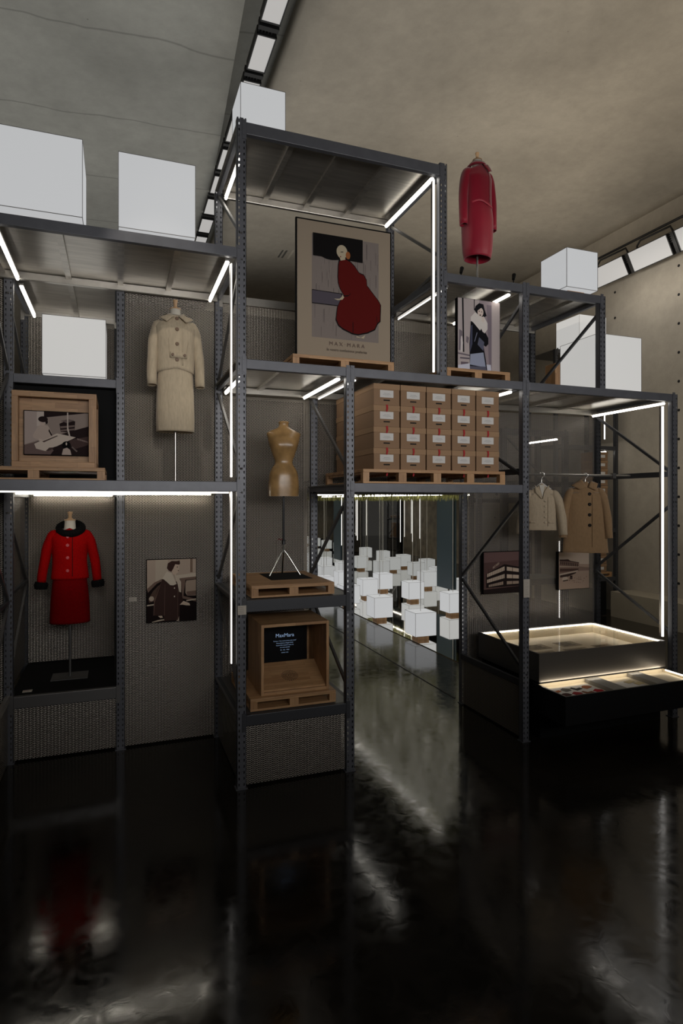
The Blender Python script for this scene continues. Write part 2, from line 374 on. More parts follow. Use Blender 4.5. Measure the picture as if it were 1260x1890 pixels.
# ---------------------------------------------------------------- rack parts
Y0, Y1, Y2 = 5.0, 6.2, 7.4
LD, LM, LA, LB, LT = 2.56, 3.585, 4.505, 4.555, 5.56
def upright(x0, y, z0, z1, par, m=None, back=False):     # back: channel opens to the front
    w = .078; mb = MB(); t = .004; a, b = (y, y + t)
    for (c0, c1) in ((0, .013), (.023, .055), (.065, .078)): mb.box(x0 + c0, x0 + c1, a, b, z0, z1)
    z = z0
    while z < z1:
        for c in (.013, .055): mb.box(x0 + c, x0 + c + .01, a, b, z, min(z + .028, z1))
        z += .05
    mb.box(x0, x0 + t, a, a + .06, z0, z1).box(x0 + w - t, x0 + w, a, a + .06, z0, z1)
    mb.box(x0, x0 + .018, a + .056, a + .06, z0, z1).box(x0 + w - .018, x0 + w, a + .056, a + .06, z0, z1)
    if z0 == 0: mb.box(x0 - .01, x0 + w + .01, a - .01, a + .075, 0, .008)
    return mb.build('upright', m or PAINT, par, True)
def beam_x(x0, x1, y, zt, par, m=None, h=.082, conn=True):
    o = MB().box(x0, x1, y - .004, y + .045, zt - h, zt).build('beam', m or PAINT, par, True, bevel=.004)
    if conn:
        for xa in (x0 - .036, x1):
            c = MB().box(xa, xa + .036, y - .006, y - .001, zt - h - .045, zt + .018)
            for dz in (.004, -.1): c.tube([(xa + .018, y - .009, zt + dz - .008), (xa + .018, y - .005, zt + dz - .008)], .008, 8)
            k = c.build('connector', m or PAINT, o); k.location = (0, 0, 0)
            off = wloc(par)
            for vv in k.data.vertices: vv.co -= off
    return o
def beam_y(x, y0, y1, zt, par, m=None, h=.06): return MB().box(x, x + .035, y0, y1, zt - h, zt).build('side_beam', m or PAINT, par, True)
def brace(p, q, par, m=None): return MB().bar(p, q, .03, .022, 0, (1, 0, 0)).build('brace', m or DSTEEL, par, True)
def deck(x0, x1, y0, y1, zt, ribs, par, m=None):
    o = MB().box(x0, x1, y0, y1, zt - .018, zt - .006).build('deck_panel', m or GALV, par, True)
    off = wloc(par)
    for r in ribs:
        mb = MB().box(r - .025, r + .025, y0, y1, zt - .045, zt - .018); k = mb.build('rib', m or GALV, o)
        for vv in k.data.vertices: vv.co -= off
    return o
def lip(x0, x1, y, zt, par, h=.09):   # galvanised rear rail under a deck
    return MB().box(x0, x1, y - .05, y - .01, zt - h, zt - .02).build('rear_rail', GALV, par, True, bevel=.006)
def tubelight(p, q, par, hdir=(0, 0, 1), r=.013):
    p = Vector(p); q = Vector(q); h = Vector(hdir)
    o = MB().bar(p + h * .022, q + h * .022, .04 if h.z else .03, .02, 0).build('light_housing', STEEL, par, True)
    k = MB().tube([p, q], r, 10).build('light_tube', TUBEM if h.z and r > .01 else TUBEH if r < .0065 and h.z else TUBEW if r > .0095 else TUBEV, par, True)
    return k
def mesh_panel(x0, x1, y0, y1, z0, z1, par, m=None, frame=True, name='mesh_panel'):
    if x1 - x0 < .01: b = (x0, x0 + .002, y0, y1)
    else: b = (x0, x1, y0, y0 + .002)
    # a single sheet
    mb = MB()
    if x1 - x0 < .01: mb.add([(x0, y0, z0), (x0, y1, z0), (x0, y1, z1), (x0, y0, z1)], [(0, 1, 2, 3)])
    else: mb.add([(x0, y0, z0), (x1, y0, z0), (x1, y0, z1), (x0, y0, z1)], [(0, 1, 2, 3)])
    return mb.build(name, m or MESH, par, True)
def rack(label, x, group=None): return thing('storage_rack', label, 'rack', (x, Y0, 0), 0, group)

XU1, XU2, XU3, XU4, XU5, XU6 = .932, 1.9, 2.84, 3.775, 4.745, 5.765
w = .078
# --- left rack: two storeys of open decks with a deep cell behind
A = rack('long grey left-hand rack whose decks carry the beige suit and the boxed photograph', 0)
XL = -2.4
for z, n in ((LA, 0), (LD, 1)):
    beam_x(XL, XU1, Y0, z, A)
    deck(XL, XU1 + .03, Y0 + .045, Y1, z, (-2, -1.5, -.97, -.42, .03, .47) if n == 0 else (-1.4, -.42, .03, .47), A)
    lip(XL, XU1 + .02, Y1, z, A)
for x in (-.965, -.008): upright(x, Y1, 0, 4.44, A)
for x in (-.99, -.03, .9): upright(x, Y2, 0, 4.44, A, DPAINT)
upright(-.965, Y0, 0, 4.44, A)
beam_x(-.887, -.008, Y1, 3.565, A); beam_x(-.887, -.008, Y1, .61, A, DSTEEL, .11)
beam_x(-.95, -.03, Y2, LA, A, GALV)
deck(-.92, .9, Y1 + .05, Y2, LA, (-.42, .03), A); deck(-.92, -.01, Y1 + .05, Y2, 3.565, (-.42,), A, DSTEEL)
deck(-.92, 0, Y1 + .045, Y2, .615, (), A, BLACK)
for x in (-.93, -.02): beam_y(x, Y1 + .06, Y2, LA, A); beam_y(x, Y1 + .06, Y2, 3.56, A); beam_y(x, Y1 + .06, Y2, 2.5, A, DPAINT)
mesh_panel(-.92, -.03, Y2 + .02, 0, .62, 2.5, A); mesh_panel(-.92, -.03, Y2 + .02, 0, 3.6, 4.45, A)
mesh_panel(-.887, -.008, Y1 + .035, 0, .02, .5, A)
mesh_panel(.07, XU1 + .01, Y1 + .035, 0, .02, 2.48, A); mesh_panel(.07, XU1 + .01, Y1 + .035, 0, 2.56, 4.42, A)
mesh_panel(-.93, -.93, Y0 + .06, Y1, .02, .6, A); mesh_panel(-2.4, -.97, Y1 + .035, 0, .02, 2.48, A); mesh_panel(-2.4, -.97, Y1 + .035, 0, 2.56, 4.42, A)
beam_y(-.95, Y0 + .06, Y1, .63, A, GALV)
mesh_panel(-.02, -.02, Y1 + .06, Y2, .62, 2.5, A, MESHD)
mesh_panel(-.945, -.945, Y1 + .06, Y2, .62, 2.5, A, MESHD)
# black sheets put behind the mesh as the shade of the unlit interior
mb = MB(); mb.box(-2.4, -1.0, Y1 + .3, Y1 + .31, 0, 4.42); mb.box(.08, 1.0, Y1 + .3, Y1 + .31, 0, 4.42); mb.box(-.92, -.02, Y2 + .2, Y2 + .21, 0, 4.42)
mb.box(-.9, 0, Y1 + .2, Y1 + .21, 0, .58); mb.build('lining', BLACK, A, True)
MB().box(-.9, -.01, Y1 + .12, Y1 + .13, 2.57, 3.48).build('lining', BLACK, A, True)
for pts in (((-.93, Y1, 4.3), (-.93, Y2, 3.64)), ((-.93, Y1, 2.3), (-.93, Y2, 1.55)), ((-.93, Y2, 1.5), (-.93, Y1, .7)), ((-.93, Y0, 4.35), (-.93, Y1, 3.6)), ((-.93, Y1, 3.55), (-.93, Y0, 2.7)),
            ((-.93, Y0, 2.35), (-.93, Y1, 1.5)), ((-.93, Y1, 1.46), (-.93, Y0, .66))): brace(*pts, A)
MB().bar((-.93, Y0 + .06, 1.48), (-.93, Y1, 1.48), .03, .03).build('side_beam', DPAINT, A, True)
MB().bar((-.93, Y1 + .06, 1.53), (-.93, Y2, 1.53), .03, .03).build('side_beam', DPAINT, A, True)
tubelight((.87, Y0 + .08, 4.40), (.87, Y1 - .08, 4.40), A); tubelight((-.84, Y0 + .08, 4.40), (-.84, Y1 - .08, 4.40), A)
tubelight((-.86, Y1 - .06, 2.465), (.88, Y1 - .06, 2.465), A, r=.006); tubelight((-.86, Y0 + .09, 2.47), (.88, Y0 + .09, 2.47), A, r=.007)
tubelight((-.84, Y1 + .12, 4.40), (-.84, Y2 - .1, 4.40), A)
tubelight((-.85, Y2 - .05, 2.46), (-.05, Y2 - .05, 2.46), A, r=.006)

# --- tall central rack
B = rack('tall grey central rack with the framed poster, the dress form and the file boxes', 1)
upright(XU1, Y0, 0, LT + .03, B); upright(XU2, Y0, 0, LM, B); upright(XU3, Y0, LM, LT + .02, B); upright(XU4, Y0, 0, LB, B)
upright(XU1, Y1, 0, LT - .02, B); upright(XU2 + .05, Y1, 0, LM, B); upright(XU3 + .02, Y1, LM, LT - .02, B); upright(XU4 + .04, Y1, 0, LB - .02, B)
beam_x(XU1 + w, XU3, Y0, LT, B, h=.1); beam_x(XU1 + w, XU2, Y0, LM, B); beam_x(XU2 + w, XU4, Y0, LM, B)
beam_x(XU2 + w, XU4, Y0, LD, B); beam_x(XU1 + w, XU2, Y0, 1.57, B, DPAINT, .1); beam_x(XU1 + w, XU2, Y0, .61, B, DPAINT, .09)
beam_x(XU3 + w, XU4, Y0, LB, B)
deck(XU1, XU3 + w, Y0 + .045, Y1, LT, (1.44, 1.88, 2.34), B); lip(XU1 + w, XU3 + .02, Y1, LT, B)
deck(XU1, XU4, Y0 + .045, Y1, LM, (1.38, 2.4, 2.8, 3.2), B); lip(XU1 + w, XU4 + .02, Y1, LM, B)
deck(XU2 + .02, XU4, Y0 + .045, Y1, LD, (2.4, 2.8, 3.2), B, DSTEEL); lip(XU2 + .1, XU4 + .04, Y1, LD, B)
deck(XU1, XU2 + .06, Y0 + .045, Y1, 1.575, (), B, DSTEEL); deck(XU1, XU2 + .06, Y0 + .045, Y1, .615, (), B, DSTEEL)
deck(XU3 + .04, XU4 + .04, Y0 + .045, Y1, LB, (3.35,), B); lip(XU3 + .1, XU4 + .04, Y1, LB, B)
beam_x(XU1 + w, XU3 + .02, Y1, LA, B, GALV)
for x in (XU1 + .02, XU2 + .045):
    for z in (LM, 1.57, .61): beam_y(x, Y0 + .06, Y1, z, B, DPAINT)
for x, z in ((XU1 + .02, LT), (XU3 + .03, LT), (XU1 + .02, LA), (XU3 + .03, LB), (XU4 + .03, LM), (XU2 + .04, LD), (XU4 + .03, LD)): beam_y(x, Y0 + .06, Y1, z - .005, B)
mesh_panel(XU1 + w, XU2 + .05, Y1 + .035, 0, .02, LM - .1, B); mesh_panel(XU2 + .13, XU4 + .04, Y1 + .035, 0, LD, LM - .1, B)
mesh_panel(XU1 + w, XU3 + .02, Y1 + .035, 0, LM, LA - .08, B); mesh_panel(XU3 + .1, XU4 + .04, Y1 + .035, 0, LM, LB - .09, B)
mesh_panel(XU1 + w, XU2, Y0 + .03, 0, .02, .52, B); mesh_panel(XU1 + .03, XU1 + .03, Y0 + .06, Y1, .02, .56, B); mesh_panel(XU2 + .06, XU2 + .06, Y0 + .06, Y1, .02, .56, B)
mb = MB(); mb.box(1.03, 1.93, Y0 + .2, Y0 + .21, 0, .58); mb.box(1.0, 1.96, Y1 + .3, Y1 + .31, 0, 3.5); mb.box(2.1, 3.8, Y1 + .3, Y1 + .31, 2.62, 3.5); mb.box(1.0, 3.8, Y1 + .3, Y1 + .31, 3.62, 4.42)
mb.build('lining', BLACK, B, True)  # these linings are black sheets for the unlit space behind the mesh
xs = XU1 + .035; xt = XU2 + .05; xr = XU3 + .05
for pts in (((xs, Y1, 5.5), (xs, Y0, 4.62)), ((xs, Y0, 4.42), (xs, Y1, 3.62)), ((xs, Y1, 3.48), (xs, Y0, 2.66)), ((xs, Y0, 2.48), (xs, Y1, 1.62)), ((xs, Y1, 1.5), (xs, Y0, .68)),
            ((xr, Y1, 5.5), (xr, Y0, 4.68)), ((xr, Y0, 4.62), (xr, Y1, 4.5)), ((xt, Y1, 3.48), (xt, Y0, 2.62)), ((xt, Y0, 2.5), (xt, Y1, 1.62)), ((xt, Y1, 1.4), (xt, Y0, .66))): brace(*pts, B)
tubelight((XU3 - .03, Y0 + .08, 5.46), (XU3 - .03, Y1 - .06, 5.46), B, r=.016); tubelight((XU1 + .1, Y0 + .3, 5.46), (XU1 + .1, Y1 - .06, 5.46), B)
tubelight((XU2 - .04, Y0 + .08, 3.49), (XU2 - .04, Y1 - .06, 3.49), B); tubelight((XU2 + .12, Y0 + .08, 3.49), (XU2 + .12, Y1 - .06, 3.49), B, r=.008)
tubelight((XU1 + .1, Y0 + .2, 3.49), (XU1 + .1, Y1 - .06, 3.49), B)
tubelight((XU4 - .08, Y0 + .08, 3.49), (XU4 - .08, Y1 - .06, 3.49), B); tubelight((XU4 - .1, Y0 + .08, 4.46), (XU4 - .1, Y1 - .06, 4.46), B)
tubelight((XU3 + .12, Y0 + .08, 4.44), (XU3 + .12, Y1 - .06, 4.44), B, r=.008)
tubelight((XU1 - .03, Y0 + .09, 1.03), (XU1 - .03, Y0 + .09, 2.5), B, (0, 1, 0), .0055); tubelight((XU1 - .03, Y0 + .09, 2.6), (XU1 - .03, Y0 + .09, 4.4), B, (0, 1, 0), .0055)
tubelight((XU3 - .03, Y0 + .06, 3.62), (XU3 - .03, Y0 + .06, 5.44), B, (0, 1, 0), .01)

# --- right rack
D = rack('low grey right-hand rack with the clothes rail and the lit display case', 4)
upright(XU5, Y0, LM, LB, D); upright(XU6, Y0, 0, LM, D); upright(XU6 + .06, Y1, 0, LM, D, DPAINT); upright(XU5 + .05, Y1, LM, LB - .02, D, DPAINT)
beam_x(XU4 + w, XU5 + .01, Y0, LB, D); beam_x(XU4 + w, XU6, Y0, LM, D)
deck(XU4 + .1, XU5 + w, Y0 + .045, Y1, LB, (4.2, 4.55), D); deck(XU4 + .1, XU6 + w, Y0 + .045, Y1, LM, (4.2, 4.7, 5.2), D)
lip(XU4 + .1, XU5 + w, Y1, LB, D); lip(XU4 + .1, XU6 + .06, Y1, LM, D)
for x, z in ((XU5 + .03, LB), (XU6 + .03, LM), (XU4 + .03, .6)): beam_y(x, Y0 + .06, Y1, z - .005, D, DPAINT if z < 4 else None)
mesh_panel(XU4 + .12, XU6 + .06, Y1 + .035, 0, .02, LM - .1, D, MESHD); mesh_panel(XU4 + .04, XU4 + .04, Y0 + .06, Y1, .02, .56, D)
mb = MB().box(XU4 + .06, XU4 + .07, Y0 + .07, Y1 - .02, 0, .56); mb.build('lining', BLACK, D, True)  # black sheet as the darkness behind the side mesh
xs = XU4 + .05; xr = XU6 + .05; xt = XU5 + .04
for pts in (((xs, Y0, 2.48), (xs, Y1, 1.52)), ((xs, Y1, 1.48), (xs, Y0, .66)), ((xs, Y0, 4.45), (xs, Y1, 3.66)), ((xs, Y1, 3.2), (xs, Y0, 2.62)), ((xr, Y1, 3.5), (xr, Y0, 2.68)), ((xr, Y0, 2.4), (xr, Y1, 1.54)), ((xr, Y1, 1.5), (xr, Y0, .9)),
            ((xt, Y0, 4.42), (xt, Y1, 3.68))): brace(*pts, D, DPAINT)
tubelight((XU6 - .03, Y0 + .08, 3.49), (XU6 - .03, Y1 - .04, 3.49), D, r=.014)
tubelight((XU6 - .03, Y0 + .1, .88), (XU6 - .03, Y0 + .1, 3.46), D, (0, 1, 0), .013)
# --- rack behind the mesh of the right bay
E_ = thing('storage_rack', 'dark rack standing behind the mesh wall of the clothes rail', 'rack', (4.4, 7.3, 0))
for x in (4.95, 6.0):
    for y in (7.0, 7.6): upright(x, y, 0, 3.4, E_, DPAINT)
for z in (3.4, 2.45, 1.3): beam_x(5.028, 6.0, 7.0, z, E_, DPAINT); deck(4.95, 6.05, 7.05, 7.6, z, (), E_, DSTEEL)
brace((5.0, 7.0, 3.3), (5.9, 7.0, 2.5), E_, DPAINT)
tubelight((5.62, 6.7, 3.24), (5.62, 7.5, 3.24), E_, r=.012); tubelight((5.68, 6.72, .8), (5.68, 6.72, 1.85), E_, (0, 1, 0), .006)  # the upright tube is a glass reflection built as a glowing part
# --- far rack by the right wall with file boxes
F_ = thing('storage_rack', 'far dark rack by the right wall filled with small file boxes', 'rack', (9.4, 9.9, 0))
for x in (8.3, 9.86):
    for y in (9.95, 10.8): upright(x, y, 0, 5.48, F_, DPAINT)
for z in (5.48, 4.5, 3.55, 1.82, .8): beam_x(8.378, 9.86, 9.95, z, F_, DPAINT); deck(8.3, 9.9, 10, 10.8, z, (), F_, DSTEEL)
MB().box(8.3, 9.6, 9.93, 9.95, .02, .72).build('lower_panel', BLACK, F_, True)
tubelight((9.7, 10.05, 3.44), (9.7, 10.75, 3.44), F_); tubelight((9.62, 10.0, 3.7), (9.62, 10.0, 4.4), F_, (0, 1, 0))
# ---------------------------------------------------------------- cube lamps
def cube_lamp(label, s, loc, group='lit paper cubes on the racks', m=None, blk=.08, cord=0, name='cube_lamp'):
    t = thing(name, label, 'lamp', loc, 0, group); b = s * .27; e = .0025
    MB().box(-b, b, -b, b, 0, blk).build('wooden_block', WOODV, t)
    MB().box(-s / 2, s / 2, -s / 2, s / 2, blk, blk + s).build('paper_cube', m or CUBEM, t)
    mb = MB(); h = s / 2
    for i in (-h, h):
        for j in (-h, h): mb.bar((i, j, blk), (i, j, blk + s), e * 1.6, e * 1.6)
        for z in (blk, blk + s): mb.bar((-h, i, z), (h, i, z), e * 1.6, e * 1.6).bar((i, -h, z), (i, h, z), e * 1.6, e * 1.6)
    mb.build('wire_edge', GREY, t)
    if cord: MB().tube([(0, 0, blk + s), (0, 0, cord)], .006, 6).build('cord', WHITE, t)
    return t
cube_lamp('large white lit cube at the far left on top of the left rack', .6, (-.55, 5.36, LA))
cube_lamp('large white lit cube on top of the left rack, beside the tall rack', .6, (.31, 5.43, LA))
cube_lamp('small white lit cube on the very top of the tall central rack', .4, (1.205, 5.42, LT + .0))
cube_lamp('white lit cube in the deep cell above the boxed photograph', .57, (-.39, 6.72, 3.565), m=CUBEW, blk=.06)
cube_lamp('small white lit cube on the upper right rack near the wall floodlights', .41, (4.63, 5.33, LB), blk=.1)
cube_lamp('large white lit cube on the right deck, partly behind a diagonal brace', .61, (5.24, 5.52, LM), m=CUBEW, blk=.04)
cube_lamp('white lit cube standing behind and above the cube on the right deck', .7, (9.3, 10.34, 5.48), m=CUBEW)
t = thing('wooden_box', 'small orange wooden box beside the right deck cube', 'box', (5.0, 5.95, LM))
MB().box(-.11, .11, -.09, .09, 0, .46).build('body', WOODV, t, bevel=.004); MB().box(-.003, .003, -.093, -.089, 0, .46).build('seam', HOLE, t)

# ---------------------------------------------------------------- mirror room behind the passage
struct(MB().box(4.74, 7.3, 7.8, 16.2, .0, .012).build('floor_mirror', DMIRR))
struct(MB().box(7.28, 7.34, 7.8, 16.2, 0, 2.62).build('wall_mirror_right', MIRR))
struct(MB().box(4.7, 7.34, 16.2, 16.26, 0, 2.62).build('wall_mirror_back', MIRR))
struct(MB().box(4.9, 7.3, 7.74, 7.8, 0, 2.62).build('wall_mirror_front', MIRR))
struct(MB().box(3.6, 7.34, 7.74, 16.26, 2.62, 2.7).build('ceiling_mirror_room', BLACK))
random.seed(4)
mb = MB()
for i in range(11000):
    x = random.uniform(4.3, 7.25); y = random.uniform(7.9, 16.1)
    l = random.uniform(.06, .2) * (1.2 if random.random() < .3 else .8); a = random.uniform(0, 6.28); dx, dy = math.cos(a) * .03, math.sin(a) * .03
    tx, ty = random.uniform(-.05, .05), random.uniform(-.05, .05)
    mb.add([(x - dx, y - dy, 2.62), (x + dx, y + dy, 2.62), (x + tx, y + ty, 2.62 - l)], [(0, 1, 2)])
mb.box(4.3, 7.27, 7.82, 16.18, 2.6, 2.62)
tag(mb.build('hanging_moss', MOSS), 'green moss hanging from the ceiling of the mirror room behind the passage', 'moss', None, 'stuff')
k = 0
cp = cube_lamp('white cube lamp on a small wooden block, nearest in the mirror room', .4, (4.96, 9.4, .012), 'cube lamps standing on the mirror floor', CUBEM, .07, 2.6)
spots = [(4.96, 11.15, 'second along the floor edge'), (4.96, 12.9, 'third along the floor edge'), (4.96, 14.65, 'fourth along the floor edge'),
         (6.62, 11.1, 'by the right mirror, beside the steel doorway post'), (6.62, 12.94, 'by the right mirror, second from the doorway post'), (6.62, 14.68, 'by the right mirror, third from the doorway post'), (5.8, 13.8, 'in the middle of the floor'),
         (5.8, 15.5, 'farthest in the middle')]
for x, y, d in spots: dup(cp, (x, y, .012), 'white cube lamp on the mirror floor, ' + d)
struct(MB().box(2.3, 2.34, 7.6, 16.2, 0, 2.62).build('wall_passage_added', mat('passage_panel', (.3, .25, .19), .6, 0, 3, .3)))  # unseen panel wall, added to give the mirrors a lighter brown reflection
struct(MB().box(2.3, 4.7, 16.2, 16.26, 0, 2.62).build('wall_passage_end', MIRR))
struct(MB().box(2.3, 3.6, 6.4, 16.26, 2.6, 2.66).build('ceiling_passage', BLACK))
for x_, ya, yb, r_, m_, lab in ((4.52, 7.9, 13.5, .016, TUBEM, 'long light line along the front edge of the mirror room ceiling'), (3.13, 6.5, 10.0, .012, TUBEM, 'long light line under the ceiling of the passage')):
    lt = thing('ceiling_light_line', lab, 'light', (x_, ya, 2.5)); MB().box(-.02, .02, 0, yb - ya, .015, .1).build('housing', STEEL, lt); MB().tube([(0, 0, 0), (0, yb - ya, 0)], r_, 8).build('light_tube', m_, lt)
area('mirror_room_fill', (5.9, 11.8, 2.59), (0, 0, 0), 2.6, 7, 75, (1, .94, .84))  # added area lamp below the ceiling to brighten the mirror room
# slim hanging light tubes in the mirror room
for i, (x, y) in enumerate(((4.9, 15.6), (6.3, 15.7), (7.1, 14.6), (5.2, 14.0))):
    tag(MB().tube([(x, y, 1.3), (x, y, 2.6)], .008, 8).build('hanging_tube', TUBEV), 'thin white light tube hanging in the mirror room, ' + ['far left corner', 'far end near the middle', 'by the right mirror', 'left side nearer the doorway'][i], 'light', 'light tubes hanging in the mirror room')
tag(MB().box(7.22, 7.27, 12.15, 12.85, .35, 2.55).build('door_panel', mat('teal_panel', (.035, .06, .08), .5)), 'dark teal panel at the right end of the mirror room', 'panel')

# ---------------------------------------------------------------- pallets
def pallet(label, x0, x1, y0, y1, z, h=.105, posts=3, group='light wooden display pallets'):
    t = thing('wooden_pallet', label, 'pallet', ((x0 + x1) / 2, y0, z + .001), 0, group); W_ = (x1 - x0) / 2; d = y1 - y0; th = .03; tb = .018
    MB().box(-W_, W_, 0, d, h - th, h).build('top_board', WOOD, t, bevel=.003)
    MB().box(-W_, W_, 0, d, 0, tb).build('bottom_board', WOOD, t, bevel=.002)
    for k in range(posts):
        xc = -W_ + .03 + (2 * W_ - .06) * k / (posts - 1)
        pw = .03 if k in (0, posts - 1) else .04
        MB().box(xc - pw if k else xc - .03, xc + pw if k < posts - 1 else xc + .03, 0, .06, tb, h - th).build('block', WOODV, t)
        MB().box(xc - pw if k else xc - .03, xc + pw if k < posts - 1 else xc + .03, d - .06, d, tb, h - th).build('block', WOODV, t)
        MB().box(xc - .02, xc + .02, .06, d - .06, h - th - .02, h - th).build('runner', WOODV, t)
    return t
pallet('light wooden pallet under the boxed photograph on the left deck', -1.12, -.09, 5.2, 5.95, LD)
pallet('light wooden pallet under the dress form tripod', 1.064, 1.808, 5.05, 5.98, 1.575)
pallet('light wooden pallet under the crate with the screen, on the lowest shelf', 1.055, 1.822, 5.05, 5.95, .615)
pallet('light wooden pallet under the large framed poster', 1.44, 2.415, 5.1, 5.8, LM)
pallet('light wooden pallet under the photograph of a woman in a hat', 2.96, 3.7, 5.1, 5.8, LM)
pallet('long wooden pallet under the stacked cardboard file boxes', 2.084, 3.605, 5.05, 6.1, LD, .13, 5)

# ---------------------------------------------------------------- file boxes
def file_box(w_, d, h):
    t = thing('file_box', '', 'box', (0, 0, 0), 0, 'kraft cardboard file boxes on the long pallet'); hw = w_ / 2
    MB().box(-hw + .004, hw - .004, .004, d - .004, 0, h - .02).build('body', KRAFT, t)
    MB().box(-hw, hw, 0, d, h - .052, h).build('lid', KLID, t, bevel=.002)
    lb = MB().box(-.068, .068, .0025, .004, h * .36, h * .7); lb.box(-.03, .03, .0018, .0025, h * .55, h * .56, 1).box(-.04, .04, .0018, .0025, h * .49, h * .5, 1).box(-.02, .02, .0018, .0025, h * .45, h * .455, 1)
    lb.build('label_card', [WHITE, GREY], t)
    MB().box(-.032, .032, .002, .004, h * .2, h * .26).build('handle_slot', HOLE, t)
    MB().add([(-.01, -.003, .004), (.01, -.003, .004), (.012, -.006, -.03), (.004, -.003, -.062), (-.01, -.004, -.06), (-.007, -.007, -.03)], [(0, 1, 2, 5), (5, 2, 3, 4)]).build('ribbon', RIBB, t, solid=.002)
    return t
BW, BH = .274, .199
fb = file_box(.267, .5, .197); first = True
rown = ['bottom row', 'second row from the bottom', 'third row from the bottom', 'top row']; coln = ['leftmost column', 'second column from the left', 'middle column', 'fourth column from the left', 'rightmost column']
for c in range(5):
    for r_ in range(4):
        loc = (2.205 + BW * (c + .5), 5.1, LD + .132 + .1985 * r_); lab = 'brown cardboard file box in the %s, %s' % (rown[r_], coln[c])
        if first: fb.location = loc; fb['label'] = lab; first = False
        else: dup(fb, loc, lab)
for r_ in range(4): dup(fb, (2.205 + BW * .5, 5.615, LD + .132 + .1985 * r_), 'brown cardboard file box behind the leftmost column, %s' % rown[r_])
# far boxes by the right wall
fs = thing('far_file_box', 'small brown box in the far rack, lowest of the upper stack', 'box', (9.45, 10.0, 1.9), 0, 'file boxes in the far rack')
MB().box(-.17, .17, 0, .4, 0, .165).build('body', KRAFT, fs); MB().box(-.175, .175, -.005, .405, .125, .17).build('lid', KLID, fs); MB().box(-.02, .1, -.004, -.001, .05, .11).build('label_card', WHITE, fs)
fs.location = (9.53, 10.0, 1.835)
sn = ['second', 'third', 'fourth', 'fifth', 'sixth', 'seventh', 'eighth', 'ninth']
for k in range(8): dup(fs, (9.53, 10.0, 1.835 + .178 * (k + 1)), 'small brown box in the far rack, %s from the bottom of the upper stack' % sn[k])
pallet('small far pallet under the lower stack of file boxes by the right wall', 9.2, 9.8, 9.98, 10.6, .8, .1, 3, 'far pallets')
for k in range(4): dup(fs, (9.5, 10.0, .905 + .178 * k), 'small brown box in the far rack, %s on the low pallet' % ['lowest', 'second', 'third', 'topmost'][k])

# ---------------------------------------------------------------- crates
cr = thing('wooden_crate', 'light wooden crate framing a photograph on the left deck', 'crate', (-.47, 5.3, LD + .107))
s = .3; h = .6; d = .55; t_ = .045
for a_ in (-s, s - t_): MB().box(a_, a_ + t_, 0, t_, t_, h - t_).build('front_stile', WOODV, cr, bevel=.002)
for a_ in (0, h - t_): MB().box(-s, s, 0, t_, a_, a_ + t_).build('front_rail', WOOD, cr, bevel=.002)
for a_ in (-s, s - .02): MB().box(a_, a_ + .02, t_, d, 0, h).build('side_panel', WOODV, cr)
MB().box(-s + .02, s - .02, t_, d, h - .02, h).build('top_panel', WOOD, cr); MB().box(-s + .02, s - .02, t_, d, 0, .02).build('bottom_panel', WOOD, cr)
MB().box(-s + .02, s - .02, .1, .12, .02, h - .02).build('back_panel', WOOD, cr)
mb = MB(); mb.box(s, s + .012, 0, .05, 0, h).box(s, s + .012, d - .05, d, 0, h).box(s, s + .012, .05, d - .05, h - .05, h).box(s, s + .012, .05, d - .05, 0, .05); mb.build('side_batten', WOODV, cr)

c2 = thing('wooden_crate', 'open-fronted wooden crate holding the black text screen', 'crate', (1.467, 5.1, .615 + .107))
s = .308; h = .61; d = .55; q = .025
for a_ in (-s, s - q): MB().box(a_, a_ + q, 0, d, 0, h).build('side_panel', WOODV, c2, bevel=.002)
MB().box(-s + q, s - q, 0, d, h - q, h).build('top_panel', WOOD, c2, bevel=.002); MB().box(-s + q, s - q, 0, d, 0, q).build('bottom_panel', WOOD, c2, bevel=.002)
MB().box(-s + q, s - q, d - .02, d, q, h - q).build('back_panel', WOOD, c2)
A0, A1 = (.03, q + .012), (.36, .185)
MB().add([(-s + q, A0[0], A0[1]), (s - q, A0[0], A0[1]), (s - q, A1[0], A1[1]), (-s + q, A1[0], A1[1]), (-s + q, A0[0], A0[1] - .012), (s - q, A0[0], A0[1] - .012), (s - q, A1[0], A1[1] - .02), (-s + q, A1[0], A1[1] - .02)],
         [(0, 1, 2, 3), (7, 6, 5, 4), (0, 4, 5, 1), (2, 6, 7, 3)]).build('sloping_board', WOOD, c2)
mb = MB(); cx_, uc = -.005, .45
for ring in range(1, 7):
    for k in range(24):
        if ring < 3 and k % 2: continue
        a = 2 * math.pi * k / 24 + (.1 if ring % 2 else 0); rr_ = .012 * ring
        du = uc + math.sin(a) * rr_ / .39; x = cx_ + math.cos(a) * rr_
        y = A0[0] + (A1[0] - A0[0]) * du; z = A0[1] + (A1[1] - A0[1]) * du + .001
        mb.tube([(x, y, z - .004), (x, y - .0005, z)], .0026 + .0003 * ring, 6)
mb.build('speaker_holes', HOLE, c2)
sc = thing('text_screen', 'black screen with pale lettering inside the open wooden crate', 'screen', (1.467, 5.1 + .37, .615 + .107))
MB().box(-.235, .215, 0, .02, .185, .565).build('screen_panel', mat('screen_black', (.004, .004, .005), .25), sc)
mb = MB(); F2 = lambda cx, cz: (lambda u, v: (cx + u, -.0015, cz + v))
put_text(mb, 'MaxMara', .048, F2(0, .41), 0)
for i, (tx, sz) in enumerate((('Tributo a "Una storia scritta sulla moda"', .0135), ('Presentazione a Reggio Emilia', .0135), ('Nuovo film originale creato da', .0135), ('una serie speciale', .0135))):
    put_text(mb, tx, sz, F2(0, .37 - i * .02), 0)
